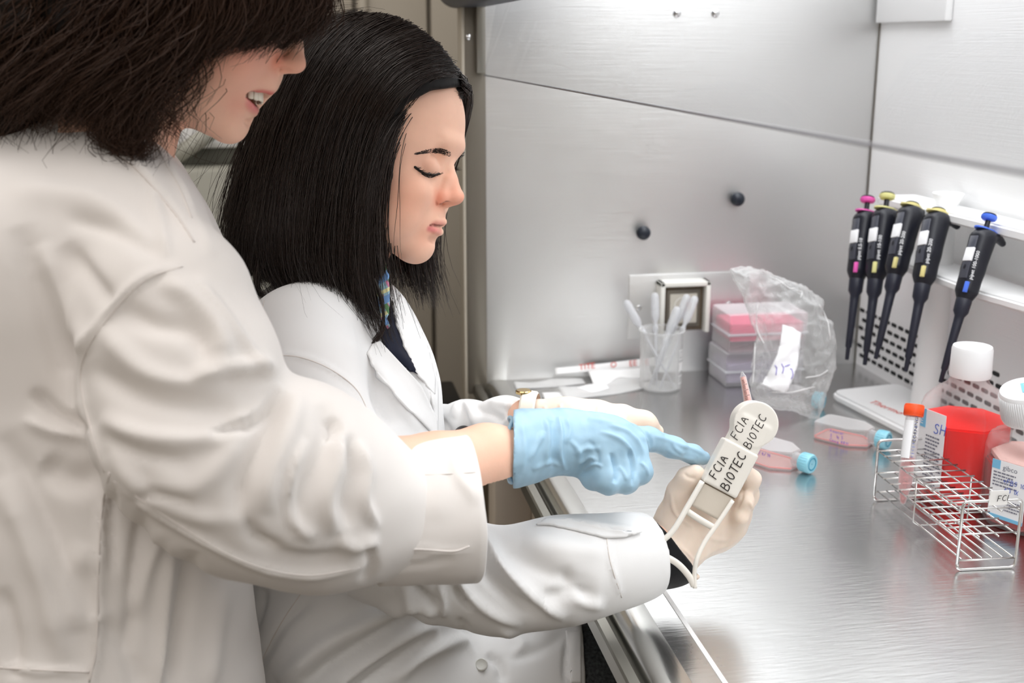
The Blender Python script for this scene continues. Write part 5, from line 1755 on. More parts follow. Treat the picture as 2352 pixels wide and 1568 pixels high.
spots = [(g(575, 130, 100), .028, lin(226, 120, 104), .55), (g(640, 148, 34), .009, RED, .7), (g(690, 150, 0), .011, RED, .35),
         (g(560, 250, 60), .012, lin(222, 140, 124), .4), (g(584, 232, 0), .010, lin(110, 20, 22), .9)]
lines = [([g(562, 223, 54), g(580, 246, 26), g(584, 252, 0)], 12 * g.s, lin(220, 122, 126), .85),
         ([g(564, 213, 54), g(606, 218, 30), g(624, 214, 0)], 8.5 * g.s, lin(206, 108, 104), .9), ([g(648, 166, 34), g(662, 160, 32), g(676, 166, 26)], 3.5 * g.s, lin(96, 40, 30), .8),
         ([g(625, 128, 36), g(617, 148, 40), g(626, 164, 36)], 5 * g.s, lin(186, 84, 60), .5)]
S.add(s_chain([P(215, 400, .95), P(230, 560, .97)], [.05, .09], .02), .03)
S.add(s_chain([P(230, 600, .97), P(400, 700, .88), P(450, 1020, .86), P(700, 1130, .88), P(1000, 1085, .97), P(1120, 1050, 1.005), P(1182, 1036, 1.026)], [.08, .045, .038, .038, .032, .0275, .021], .01), .02)
lo, hi = bounds(g(200, -250, 210), g(715, 420, -210), g(200, 420, -210), g(715, -250, 210), P(1250, 1000, 1.06), P(450, 1150, .82), P(230, 1150, .9), pad=.012)
skin_t = sculpt('body', S, lo, hi, .0018, M['skin'], standing, it=2, cols=paint_lines(SKIN, spots, lines))
for i in range(9):
    u = (i - 4) / 4.0
    c = u * 44
    a = 600 - 30 * u * u
    p = g(a, 221, abs(c), c < 0)
    out_ = g.F * math.cos(u * 1.25) + (g.L if c > 0 else -g.L) * abs(math.sin(u * 1.25))
    r = (6.2 if abs(u) < .8 else 5.2) * g.s
    R = np.array([np.cross(out_, g.D), g.rot(12)[1], out_])
    Vt, Qt = surface_nets(s_box(p, [r, 13 * g.s * (1 if abs(i - 4) != 2 else 1.1), 3.4 * g.s], R, 2.6 * g.s), p - .008, p + .008, .0006)
    mesh_obj('tooth', Vt, Qt, M['teeth'], standing, True)
Vt, Qt = surface_nets(g.ell(560, 240, 0, (26, 9, 32), 8), g(560, 240, 0) - .02, g(560, 240, 0) + .02, .001)
mesh_obj('tongue', Vt, Qt, mat('tongue', lin(216, 84, 84), .3), standing, True)

# ------------------------------------------------------------------ standing woman's hair
def GP(px, py, c=0.0, d=.95):
    return P(px, py, d - c * .95 / FPX)
face2 = [(760, 60), (700, 66), (650, 92), (600, 92), (560, 100), (500, 118), (440, 112), (400, 130), (372, 160), (364, 205), (372, 235), (350, 262), (345, 300), (355, 420), (800, 420), (800, 60)]
S = Sdf()
S.add(s_ell(GP(430, -60, 0), np.array([300, 240, 235]) * g.s, g.rot(0)))
S.add(s_ell(GP(200, 60, 40), np.array([210, 215, 215]) * g.s), .02)
S.add(s_chain([GP(60, 60, 40), GP(10, 200, 40)], [.055, .045], .02), .02)
S.add(s_ell(GP(240, 190, 90), np.array([105, 85, 110]) * g.s), .02)
S.add(s_chain([GP(420, 20, 150), GP(560, 40, 120), GP(680, -10, 60)], [.024, .02, .016], .02), .02)
def clip2(p):
    px, py, d = project(p)
    return poly_sd(px, py, face2) * g.s
S.clip(clip2)
lo, hi = bounds(GP(-120, -330, 250), GP(760, 330, -250), GP(-120, 330, -250), GP(760, -330, 250), pad=.01)
def curls(V, Q):
    N = vnormals(V, Q)
    return V + N * (.0035 * vnoise(V, 26, 2) + .002 * vnoise(V, 60, 3))[:, None]
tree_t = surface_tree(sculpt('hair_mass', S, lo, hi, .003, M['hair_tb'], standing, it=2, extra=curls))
fr = [
 [GP(560, -260, 60), GP(690, -120, 90), GP(738, -20, 80), GP(715, 40, 70), GP(660, 78, 75)],
 [GP(520, -260, 120), GP(640, -120, 160), GP(680, -20, 150), GP(655, 40, 130), GP(600, 84, 125)],
 [GP(480, -250, 160), GP(580, -120, 210), GP(610, -20, 205), GP(585, 50, 180), GP(530, 108, 160)],
 [GP(440, -250, 190), GP(510, -100, 235), GP(530, 0, 230), GP(500, 70, 205), GP(440, 118, 190)],
 [GP(400, -250, 200), GP(440, -80, 240), GP(440, 30, 240), GP(420, 100, 220), GP(385, 150, 200)],
]
hair_obj('fringe_strands', fr, 3600, M['hair_t'], standing, rad=.00042, spread=.0052, seed=21, seg=16, depth=.03, jitter_len=.12, wisps=.0, cross=.005, curl=(.006, 1.1), over=tree_t)
sd = [
 [GP(400, -250, 200), GP(420, -80, 245), GP(400, 60, 235), GP(360, 160, 220), GP(330, 250, 205), GP(345, 300, 200)],
 [GP(350, -250, 210), GP(350, -60, 250), GP(330, 80, 245), GP(290, 190, 230), GP(280, 270, 215), GP(300, 335, 205)],
 [GP(300, -250, 210), GP(280, -50, 250), GP(250, 90, 250), GP(210, 190, 240), GP(200, 260, 228), GP(240, 300, 220)],
 [GP(240, -250, 200), GP(200, -50, 245), GP(160, 90, 245), GP(130, 190, 235), GP(110, 245, 225), GP(150, 280, 220)],
 [GP(160, -250, 190), GP(110, -40, 230), GP(70, 90, 235), GP(40, 180, 225), GP(30, 240, 215), GP(60, 290, 210)],
 [GP(80, -250, 150), GP(20, -30, 190), GP(-20, 100, 200), GP(-30, 200, 190), GP(-20, 280, 180), GP(5, 330, 175)],
]
hair_obj('wavy_strands', sd, 4200, M['hair_t'], standing, rad=.00042, spread=.0085, curl=(.015, 2.1), seed=23, seg=20, depth=.05, jitter_len=.25, wisps=.06, cross=.012)
cl = [
 [GP(330, 200, 215), GP(345, 260, 205), GP(325, 320, 200), GP(295, 372, 198), GP(300, 330, 200)],
 [GP(290, 220, 215), GP(275, 290, 210), GP(290, 350, 205), GP(320, 340, 205), GP(322, 290, 205)],
 [GP(240, 240, 220), GP(200, 300, 215), GP(250, 330, 212), GP(280, 310, 210), GP(270, 280, 210)],
]
hair_obj('loose_curls', cl, 380, M['hair_t'], standing, rad=.00028, spread=.0055, curl=(.006, 1.2), seed=25, seg=22, depth=.01, jitter_len=.3)
hair_obj('temple_curl', [[GP(360, 130, 220), GP(385, 160, 200), GP(420, 158, 185), GP(438, 150, 180)]] * 2, 30, M['hair_t'], standing, rad=.00025, spread=.002, seed=27, seg=14, depth=.002)
hair_obj('face_curl', [[GP(600, 60, 130), GP(628, 85, 110), GP(645, 112, 90), GP(668, 95, 80), GP(690, 65, 70)], [GP(605, 55, 130), GP(632, 80, 110), GP(650, 108, 90), GP(672, 90, 80), GP(700, 55, 70)]], 34, M['hair_t'], standing, rad=.0003, spread=.0012, seed=28, seg=16, depth=.002)
# ------------------------------------------------------------------ cloth and glove materials
def cloth(name, col, weave=1400, st=.12, sheen=.15, rough=.8):
    return mat(name, col, rough, spec=.2, sheen=sheen, bump=(weave, st, .0004), var=(5, .012), sss=.0)
M['coat'] = cloth('white_cotton', (.80, .768, .742))
M['coat_s'] = cloth('white_cotton_twill', (.79, .79, .79))
M['seam'] = cloth('cotton_seam', (.74, .70, .67))
M['blk_knit'] = cloth('black_knit', (.006, .006, .007), 700, .5)
M['navy'] = cloth('navy_shirt', (.010, .012, .026))
M['jeans'] = mat('dark_denim', (.045, .048, .050), .9, spec=.1, bump=(500, .5, .0006), var=(300, .5))
M['nitrile'] = mat('blue_nitrile', lin(160, 194, 215), .42, spec=.35, sss=.15, sss_rad=(.4, .7, 1), sss_scale=.003, bump=(300, .15, .0005), var=(30, .05))
M['latex'] = mat('cream_latex', lin(236, 218, 202), .40, spec=.35, sss=.15, sss_scale=.003, bump=(260, .15, .0005), var=(24, .04))
M['gold'] = mat('watch_gold', lin(196, 170, 120), .22, metal=1.0)
M['white_strap'] = mat('white_strap', lin(235, 228, 215), .45)

PX = lambda r, d: r * d / FPX
def PC(pts, k=.02):
    """chain from (px, py, depth, radius px)"""
    return s_chain([P(a, b, d) for a, b, d, r in pts], [PX(r, d) for a, b, d, r in pts], k)
CR = np.array([RGT, -UPV, -FWD])     # camera-aligned axes for flattened shapes
def PE(px, py, d, rx, ry, rz, deg=0):
    t = math.radians(deg); c, s = math.cos(t), math.sin(t)
    R = np.array([c * RGT - s * UPV, -s * RGT - c * UPV, -FWD])
    return s_ell(P(px, py, d), [PX(rx, d), PX(ry, d), rz], R)

# ================================================================== standing woman's coat
S = Sdf()
S.add(PE(150, 640, 1.00, 300, 330, .165))
S.add(PC([(150, 620, .97, 250), (120, 900, .98, 330), (180, 1200, .99, 350), (205, 1600, 1.0, 362), (215, 2100, 1.02, 380)], .05), .05)
S.add(PC([(190, 600, 1.08, 230), (160, 1200, 1.10, 340), (200, 2100, 1.12, 360)], .05), .05)
S.add(PC([(235, 355, .95, 118), (300, 520, .92, 150), (395, 690, .865, 168)], .03), .04)
S.add(PC([(330, 450, 1.0, 92), (400, 620, 1.0, 120)], .03), .04)
arm = Sdf()
arm.add(PC([(385, 705, .865, 176), (455, 860, .85, 182)], .02))
arm.add(PC([(455, 860, .85, 182), (432, 1010, .845, 196)], .02), .02)
arm.add(PC([(385, 705, .87, 182), (398, 860, .872, 198), (424, 1000, .86, 198)], .02), .02)
arm.add(PC([(436, 1010, .845, 192), (560, 1095, .855, 205), (665, 1100, .875, 214), (760, 1150, .90, 186), (880, 1178, .93, 150)], .03), .012)
S.add(arm, .010)
S.cut(PC([(225, 330, .95, 85), (235, 420, .96, 80)], .02), .01)
T_folds = [
 # armhole and upper sleeve
 ([(425, 610), (330, 642), (240, 735), (184, 832), (190, 930), (238, 1085)], 16, 9, 3.4),
 ([(372, 640), (450, 700), (500, 770), (505, 850)], 22, 34, 6.5),
 ([(270, 705), (350, 742), (440, 760), (485, 830)], 26, 24, -5.5),
 ([(440, 640), (520, 730), (590, 830), (625, 870)], 12, 30, 4),
 ([(470, 655), (560, 760), (620, 850)], 9, 12, -2.5),
 ([(230, 745), (330, 850), (430, 880), (520, 870)], 30, 24, 4.5),
 ([(200, 840), (300, 900), (420, 930), (540, 935)], 24, 26, -4.0),
 ([(440, 865), (520, 850), (600, 842), (640, 858)], 16, 20, 6.5),
 ([(640, 895), (606, 940), (560, 975), (480, 1000)], 8, 13, -7.0),
 ([(645, 880), (615, 925), (570, 958), (520, 972)], 12, 10, 3.5),
 ([(230, 960), (330, 1000), (450, 1010), (560, 985)], 22, 24, 5.0),
 ([(235, 1000), (330, 1045), (430, 1060)], 12, 20, -2.5),
 ([(560, 985), (520, 1060), (440, 1120), (340, 1100)], 40, 26, 4.5),
 # elbow and forearm
 ([(650, 900), (600, 1010), (555, 1100), (545, 1190)], 20, 22, -7.5),
 ([(690, 900), (660, 1000), (625, 1090), (610, 1180)], 26, 22, 5.5),
 ([(740, 925), (752, 1000), (720, 1080), (680, 1160), (690, 1225)], 22, 24, -6.0),
 ([(700, 1010), (668, 1100), (672, 1190), (720, 1240)], 12, 16, 5.0),
 ([(780, 985), (776, 1060), (752, 1150), (770, 1230)], 18, 16, 5.5),
 ([(800, 1000), (812, 1080), (798, 1150), (800, 1210)], 13, 16, -6.0),
 ([(822, 1010), (842, 1080), (835, 1150), (868, 1215)], 12, 12, 5.0),
 ([(770, 1240), (820, 1255), (870, 1235)], 16, 20, 4),
 ([(760, 955), (775, 985), (758, 1010)], 9, 9, -6),
 ([(560, 1200), (620, 1260), (700, 1285), (800, 1275)], 30, 16, -3.5),
 ([(270, 1110), (420, 1215), (560, 1290), (700, 1322), (840, 1302)], 10, 8, 2.8),
 ([(560, 1180), (590, 1240), (650, 1262)], 10, 14, -3),
 ([(250, 1040), (350, 1140), (470, 1190), (540, 1190)], 22, 20, 3.5),
 ([(300, 1150), (360, 1130), (450, 1150)], 9, 12, -3),
 ([(840, 1250), (856, 1300), (832, 1340)], 14, 10, -4),
 ([(238, 300), (275, 352), (318, 392), (360, 438), (410, 500), (446, 556)], 4, 34, 3.2),
 ([(345, 300), (378, 370), (412, 430), (440, 500)], 4, 26, 2.2),
 # back and side of the coat
 ([(40, 520), (80, 640), (130, 800), (175, 930)], 26, 34, -5),
 ([(90, 560), (150, 700), (200, 810)], 30, 24, 4.5),
 ([(150, 560), (210, 640), (260, 700)], 30, 20, -4),
 ([(20, 440), (120, 440), (240, 470), (350, 560)], 34, 26, 3.5),
 ([(150, 500), (260, 530), (370, 590)], 20, 20, -3),
 ([(75, 900), (130, 950), (210, 990)], 13, 15, -5.5),
 ([(55, 960), (120, 990), (200, 1000)], 14, 12, 3.5),
 ([(100, 1060), (160, 1100), (235, 1100)], 30, 30, -6),
 ([(0, 1000), (70, 1120), (130, 1250), (210, 1420)], 16, 38, -5),
 ([(0, 1100), (60, 1230), (110, 1380), (150, 1520)], 28, 28, 4.5),
 ([(0, 1350), (30, 1450), (40, 1560)], 20, 20, -4),
 ([(250, 1110), (232, 1180), (226, 1300), (222, 1480), (200, 1600)], 6, 14, 3.5),
 ([(262, 1110), (258, 1200), (262, 1320)], 12, 10, -3.5),
 ([(330, 1165), (312, 1280), (300, 1400), (290, 1500)], 13, 20, -5),
 ([(370, 1210), (330, 1310), (300, 1420)], 14, 24, 5),
 ([(440, 1265), (425, 1360), (405, 1480), (390, 1600)], 16, 22, -7),
 ([(400, 1240), (380, 1360), (372, 1500), (365, 1600)], 18, 14, 5),
 ([(520, 1330), (500, 1430), (480, 1600)], 26, 20, 5),
 ([(235, 1420), (290, 1500), (330, 1600)], 20, 26, -3.5),
 ([(200, 1250), (170, 1330), (180, 1450)], 30, 30, 3),
 ([(0, 1535), (100, 1540), (200, 1543)], 5, 9, 2.5),
 ([(370, 330), (410, 430), (460, 520), (490, 590)], 12, 20, 3.0),
 ([(345, 420), (370, 520), (385, 590)], 10, 12, 3.0),
]
lo, hi = bounds(P(-240, 260, .95), P(560, 1750, 1.0), P(-240, 1750, .85), P(940, 1400, .95), P(200, 400, 1.22), P(200, 1750, 1.25), P(400, 700, .76), P(430, 1010, .75), P(660, 1100, .77), P(300, 1500, .85), pad=.01)
coat_t = sculpt('coat', S, lo, hi, .0036, M['coat'], standing, folds=[(a, b, c, d * 1.35) for a, b, c, d in T_folds], it=3, noise=[(7, .0011, 3), (16, .0006, 5)])
hit_t = caster([coat_t])
seam('armhole_seam', hit_t, [(420, 612), (330, 645), (243, 737), (188, 832), (193, 930), (240, 1085)], .0007, M['seam'], coat_t)
seam('sleeve_seam', hit_t, [(262, 1105), (420, 1212), (560, 1290), (700, 1322), (826, 1303)], .0006, M['seam'], coat_t)
seam('side_seam', hit_t, [(252, 1085), (234, 1170), (226, 1300), (222, 1480), (205, 1566)], .0009, M['seam'], coat_t)
seam('pocket_seam', hit_t, [(0, 1533), (100, 1539), (205, 1543)], .0009, M['seam'], coat_t)
# collar: a folded band around the neck with a lapel running down the front
def band(name, inner, outer, m, parent, thick=.003, sub=8):
    a = smooth_poly(np.array(inner), sub); b = smooth_poly(np.array(outer), sub)
    n = min(len(a), len(b)); a = a[:n]; b = b[:n]
    V, Fs = [], []
    K = 7
    for i in range(n):
        for j in range(K):
            t = j / (K - 1)
            q = a[i] * (1 - t) + b[i] * t
            nrm = np.cross(b[i] - a[i], (a[min(i + 1, n - 1)] - a[max(i - 1, 0)])); nrm /= np.linalg.norm(nrm) + 1e-9
            V.append(q + nrm * math.sin(t * math.pi) * .006)
    for i in range(n - 1):
        for j in range(K - 1):
            Fs.append([i * K + j, (i + 1) * K + j, (i + 1) * K + j + 1, i * K + j + 1])
    o = mesh_obj(name, V, Fs, m, parent, True)
    bm = bmesh.new(); bm.from_mesh(o.data)
    bmesh.ops.recalc_face_normals(bm, faces=bm.faces)
    bmesh.ops.solidify(bm, geom=bm.faces[:], thickness=thick)
    bm.to_mesh(o.data); bm.free()
    for p in o.data.polygons: p.use_smooth = True
    return o
seam('collar_edge', hit_t, [(238, 300), (275, 352), (318, 392), (360, 438), (410, 500), (446, 556)], .0010, M['seam'], coat_t)
seam('lapel_edge', hit_t, [(345, 300), (378, 370), (412, 430), (440, 500)], .0008, M['seam'], coat_t)
# rolled cuff
def cloth_tube(name, a, b, prof, m, parent, n=96, folds=None, flat=1.0, noise=None, ref=None, squash=1.0):
    x, y, z = frame(np.array(b) - np.array(a), UPV if ref is None else ref)
    L = np.linalg.norm(np.array(b) - np.array(a))
    V = []
    dens = []
    prof = np.array(prof, float)
    for i in range(len(prof) - 1):
        m_ = max(1, int(np.hypot((prof[i + 1, 1] - prof[i, 1]) * L, prof[i + 1, 0] - prof[i, 0]) / .003))
        for t in np.linspace(0, 1, m_, endpoint=False): dens.append(prof[i] * (1 - t) + prof[i + 1] * t)
    dens.append(prof[-1])
    for r, t in dens:
        for j in range(n):
            an = 2 * math.pi * j / n
            V.append(np.array(a) + z * L * t + r * (math.cos(an) * x + squash * math.sin(an) * y))
    k = len(dens)
    Q = np.array([[i * n + j, i * n + (j + 1) % n, (i + 1) * n + (j + 1) % n, (i + 1) * n + j] for i in range(k - 1) for j in range(n)])
    V = np.array(V)
    N = vnormals(V, Q)
    c = (np.array(a) + np.array(b)) / 2
    if ((V - c) * N).sum() < 0: Q = Q[:, ::-1]
    if folds: V = fold(V, Q, folds)
    if noise:
        N = vnormals(V, Q)
        for (sc, amp, sd) in noise: V = V + N * (vnoise(V, sc, sd) * amp)[:, None]
    return mesh_obj(name, V, Q, m, parent, True)
ca, cb_ = P(858, 1186, .938), P(1080, 1166, .956)
cloth_tube('rolled_cuff', ca, cb_, [(.045, .06), (.0530, -.02), (.0552, .0), (.0575, .5), (.0600, .93), (.0604, 1.0), (.0590, 1.012), (.0570, 1.0), (.054, .5)], M['coat'], coat_t, squash=1.05,
    folds=[([(1040, 1010), (1046, 1080), (1080, 1130), (1090, 1160)], 10, 16, 2.5), ([(870, 1262), (960, 1262), (1050, 1268), (1085, 1255)], 5, 10, 2.2),
           ([(880, 1300), (970, 1296), (1040, 1280)], 9, 7, -2.0), ([(862, 1060), (880, 1150), (884, 1230), (900, 1262)], 8, 16, 2.0),
           ([(1000, 1015), (1010, 1100), (1000, 1200)], 30, 30, 1.6), ([(930, 1020), (940, 1120), (935, 1240)], 24, 24, -1.4)],
    noise=[(9, .0012, 4), (20, .0006, 6)])
hit_c = caster([o for o in coat_t.children if o.name.startswith('rolled_cuff')])
seam('cuff_hem', hit_c, [(872, 1258), (895, 1266), (960, 1261), (1040, 1266), (1078, 1254)], .0008, M['seam'], coat_t)
seam('cuff_crease', hit_c, [(880, 1084), (980, 1090), (1108, 1083)], .0004, M['seam'], coat_t)

# blue nitrile glove, index finger pointing, other fingers curled
def RR(px, py, d, r): return (P(px, py, d), PX(r, d))
G = Sdf()
G.add(PC([(1140, 1040, 1.006, 80), (1178, 1031, 1.022, 75), (1225, 1020, 1.035, 66), (1275, 1014, 1.045, 62)], .02))
G.add(PE(1285, 1014, 1.045, 70, 64, .024), .015)
G.add(PE(1365, 1018, 1.05, 96, 70, .026, 8), .02)
G.add(PE(1405, 1020, 1.044, 62, 54, .025), .015)
G.add(PC([(1452, 1004, 1.06, 30), (1492, 1008, 1.07, 26), (1545, 1027, 1.085, 23.5), (1590, 1043, 1.095, 20.5), (1615, 1052, 1.10, 16.5)], .006), .008)
G.add(PC([(1450, 1020, 1.045, 34), (1471, 1082, 1.035, 27), (1440, 1108, 1.055, 23), (1412, 1096, 1.065, 19)], .006), .0045)
G.add(PC([(1420, 1030, 1.038, 40), (1436, 1102, 1.026, 28), (1398, 1112, 1.045, 23), (1376, 1096, 1.055, 19)], .006), .004)
G.add(PC([(1382, 1032, 1.034, 44), (1396, 1104, 1.02, 30), (1362, 1098, 1.035, 25), (1340, 1082, 1.045, 20)], .006), .004)
G.add(PC([(1270, 1036, 1.07, 26), (1345, 1068, 1.085, 25), (1405, 1082, 1.088, 22), (1440, 1074, 1.088, 18)], .008), .008)
x_, y_, z_ = UPV, FWD, RGT
def cutplane(p, o=P(1179, 1033, 1.026), n=z_): return -((p - o.astype(np.float32)) @ n.astype(np.float32))
G.clip(cutplane)
g_folds = [
 ([(1283, 955), (1288, 1000), (1284, 1040), (1300, 1082)], 6, 5, 3.2), ([(1250, 955), (1258, 1000), (1251, 1068)], 5, 7, 2.8), ([(1268, 965), (1272, 1010), (1270, 1075)], 6, 6, -2.6),
 ([(1196, 965), (1205, 1010), (1198, 1090)], 8, 8, 1.8), ([(1215, 1060), (1235, 1020), (1250, 990)], 6, 8, 1.8),
 ([(1222, 1080), (1260, 1062), (1290, 1070)], 6, 6, 1.8),
 ([(1395, 975), (1440, 990), (1468, 1018), (1484, 1060)], 5, 5, 2.2), ([(1375, 990), (1420, 1005), (1450, 1035), (1458, 1080)], 6, 5, 2.0),
 ([(1430, 965), (1468, 985), (1485, 1020), (1492, 1050)], 4, 5, 2.4), ([(1450, 965), (1476, 985), (1488, 1010)], 4, 4, -2.0),
 ([(1350, 960), (1400, 968), (1450, 975)], 6, 6, 1.4), ([(1320, 1045), (1345, 1030), (1380, 1030)], 6, 6, 1.8), ([(1330, 1065), (1355, 1050), (1372, 1058)], 4, 4, 1.8),
 ([(1340, 1080), (1365, 1066), (1385, 1072)], 4, 4, 1.8), ([(1310, 1010), (1330, 1040), (1325, 1075)], 5, 6, 1.6), ([(1350, 1010), (1372, 1040), (1370, 1075)], 6, 6, -1.5),
 ([(1402, 1040), (1415, 1080), (1412, 1110)], 4, 6, -4.2), ([(1445, 1030), (1455, 1080), (1452, 1115)], 4, 5, -4.2),
 ([(1500, 1000), (1540, 1012), (1580, 1028)], 5, 5, 1.2), ([(1540, 1010), (1552, 1030), (1572, 1045)], 4, 5, 1.4), ([(1560, 1022), (1590, 1030), (1620, 1045)], 4, 4, 1.2),
 ([(1485, 985), (1498, 1010), (1494, 1035)], 5, 5, 1.4), ([(1530, 1030), (1560, 1048), (1600, 1056)], 4, 4, 1.1),
 ([(1300, 960), (1310, 985), (1300, 1020)], 5, 5, 1.2), ([(1470, 1060), (1484, 1075), (1490, 1095)], 3, 4, 1.3), ([(1420, 1070), (1432, 1085), (1440, 1105)], 3, 4, 1.3),
]
lo, hi = bounds(P(1160, 930, 1.0), P(1160, 1150, 1.1), P(1640, 1060, 1.13), P(1400, 930, 1.13), P(1400, 1150, .98), pad=.008)
glove_b = sculpt('blue_glove', G, lo, hi, .00125, M['nitrile'], standing, folds=g_folds, it=1, noise=[(30, .0004, 2), (70, .0003, 3)])
rim = []
for i in range(41):
    an = 2 * math.pi * i / 40
    q = P(1178, 1033, 1.026) + PX(75, 1.026) * (math.cos(an) * x_ + math.sin(an) * y_) - z_ * (.002 + .0015 * math.sin(an * 5))
    rim.append(q)
tube_obj('glove_rim', rim, .0016, M['nitrile'], glove_b, n=8)
rim2 = [q + z_ * .006 + (q - P(1178, 1033, 1.026)) * .02 + np.array([0, 0, .001]) * math.sin(i * 1.7) for i, q in enumerate(rim)]
tube_obj('glove_rim', rim2, .0011, M['nitrile'], glove_b, n=8)

# ================================================================== seated woman's clothes
S = Sdf()
S.add(PC([(770, 860, 1.22, 205), (785, 1080, 1.22, 222), (800, 1350, 1.22, 250)], .05))
S.add(PC([(800, 760, 1.22, 135), (850, 880, 1.22, 140)], .04), .04)
S.add(PC([(765, 705, 1.20, 92), (690, 790, 1.13, 118), (690, 850, 1.11, 128)], .03), .03)
S.add(PC([(740, 720, 1.22, 100), (620, 790, 1.20, 110)], .03), .03)
S.add(PC([(840, 760, 1.24, 70), (870, 830, 1.32, 95), (880, 880, 1.34, 95)], .03), .03)
S.add(PC([(690, 860, 1.10, 128), (790, 1120, 1.07, 125), (880, 1265, 1.065, 118)], .03), .02)
sl = Sdf()
sl.add(PC([(870, 1262, 1.065, 112), (1010, 1300, 1.07, 110), (1140, 1336, 1.065, 105), (1290, 1310, 1.06, 108), (1395, 1292, 1.07, 90), (1470, 1278, 1.082, 78), (1520, 1262, 1.09, 72)], .03))
x2, y2, z2 = frame(P(1560, 1262, 1.10) - P(1400, 1300, 1.075))
def cut2(p, o=P(1500, 1275, 1.088), n=z2): return ((p - o.astype(np.float32)) @ n.astype(np.float32))
sl.clip(cut2)
S.add(sl, .01)
# lap: skirt of the coat over the thighs
S.add(PC([(780, 1420, 1.22, 250), (840, 1640, 1.22, 220), (1310, 1575, 1.30, 150)], .04), .04)
S.add(PC([(860, 1480, 1.36, 170), (1330, 1530, 1.45, 100)], .04), .04)
def cut3(p, o=P(1335, 1500, 1.3), n=RGT): return ((p - o.astype(np.float32)) @ n.astype(np.float32))
S.clip(lambda p: np.where(project(p)[1] > 1425, cut3(p), -1.0).astype(np.float32))
S.cut(PC([(795, 640, 1.2, 88), (775, 760, 1.2, 78)], .02), .01)
s_folds = [
 ([(622, 815), (690, 820), (760, 850), (820, 900), (852, 965)], 5, 8, 1.6),
 ([(790, 780), (850, 830), (900, 900), (960, 990)], 12, 18, 4),
 ([(825, 850), (865, 930), (900, 985)], 10, 14, -4),
 ([(905, 800), (955, 860), (1000, 940)], 8, 10, 3.5),
 ([(840, 830), (880, 880), (930, 960)], 10, 10, 3),
 ([(1085, 1210), (1120, 1250), (1160, 1310), (1240, 1380), (1300, 1420)], 10, 16, 8),
 ([(1060, 1240), (1105, 1300), (1170, 1370), (1250, 1415)], 14, 16, -7),
 ([(1040, 1260), (1060, 1340), (1120, 1400), (1200, 1435)], 12, 14, 6),
 ([(925, 1340), (950, 1390), (1010, 1410)], 10, 14, 5), ([(940, 1330), (980, 1370), (1010, 1390)], 8, 8, -6),
 ([(1010, 1340), (1020, 1400), (1012, 1418)], 5, 8, 4), ([(1045, 1345), (1060, 1375), (1085, 1400)], 7, 8, -5),
 ([(1120, 1240), (1200, 1290), (1290, 1330), (1370, 1345)], 20, 26, -4.5),
 ([(1200, 1240), (1300, 1260), (1400, 1262)], 26, 26, 3.5),
 ([(1230, 1380), (1300, 1360), (1370, 1370)], 16, 14, -4), ([(1300, 1340), (1340, 1380), (1390, 1392)], 12, 14, 4),
 ([(1290, 1300), (1310, 1350), (1360, 1375)], 12, 16, -3.5),
 ([(1392, 1225), (1402, 1290), (1428, 1370)], 4, 5, 1.8), ([(1235, 1200), (1300, 1196), (1390, 1215), (1470, 1222)], 5, 12, 4),
 # lap folds
 ([(640, 1568), (740, 1480), (860, 1420), (960, 1385)], 26, 20, 10), ([(700, 1568), (800, 1500), (900, 1440), (980, 1405)], 12, 14, -9),
 ([(740, 1600), (850, 1510), (950, 1450), (1010, 1440)], 14, 16, 9), ([(800, 1600), (900, 1530), (1000, 1465)], 10, 12, -7),
 ([(580, 1560), (640, 1450), (720, 1370)], 12, 10, -4), ([(560, 1500), (600, 1400), (610, 1350)], 9, 9, -3.5),
 ([(900, 1568), (960, 1510), (1060, 1468), (1100, 1500)], 18, 14, 7), ([(1120, 1500), (1150, 1530), (1155, 1568)], 12, 10, -5),
 ([(1050, 1420), (1080, 1470), (1100, 1500)], 8, 10, -4), ([(1140, 1440), (1200, 1480), (1160, 1520)], 12, 12, 4), ([(1320, 1440), (1240, 1490), (1150, 1515)], 14, 12, -5),
 ([(1310, 1440), (1300, 1500), (1297, 1568)], 6, 7, -4),
]
lo, hi = bounds(P(480, 640, 1.2), P(1345, 1700, 1.35), P(480, 1700, 1.1), P(1540, 1200, 1.02), P(1540, 1400, 1.12), P(900, 640, 1.42), P(900, 1560, 1.52), pad=.01)
coat_s = sculpt('coat', S, lo, hi, .0036, M['coat_s'], seated, folds=[(a, b, c, d * 1.25) for a, b, c, d in s_folds], it=3, noise=[(8, .0009, 13), (18, .0005, 15)])
# far sleeve, a separate arm of the coat
S = Sdf()
S.add(PC([(870, 850, 1.34, 90), (920, 1030, 1.34, 80), (1010, 1010, 1.29, 72), (1075, 985, 1.25, 60), (1150, 965, 1.21, 45), (1215, 948, 1.175, 36)], .02))
x3, y3, z3 = frame(P(1250, 940, 1.165) - P(1110, 975, 1.23))
S.clip(lambda p, o=P(1196, 950, 1.19): ((p - o.astype(np.float32)) @ z3.astype(np.float32)))
lo, hi = bounds(P(760, 740, 1.34), P(1000, 1130, 1.28), P(1230, 900, 1.15), P(1000, 1130, 1.42), pad=.01)
far_sl = sculpt('far_sleeve', S, lo, hi, .0026, M['coat_s'], coat_s, it=2, noise=[(12, .0015, 23)],
    folds=[([(1040, 960), (1062, 925), (1088, 950), (1100, 985)], 8, 10, 7), ([(1010, 955), (1030, 985), (1040, 1020)], 8, 9, -5),
           ([(1090, 940), (1130, 950), (1160, 975)], 8, 9, -5), ([(1120, 925), (1160, 930), (1190, 945)], 7, 8, 4), ([(1140, 985), (1165, 965), (1200, 960)], 5, 6, 3)])
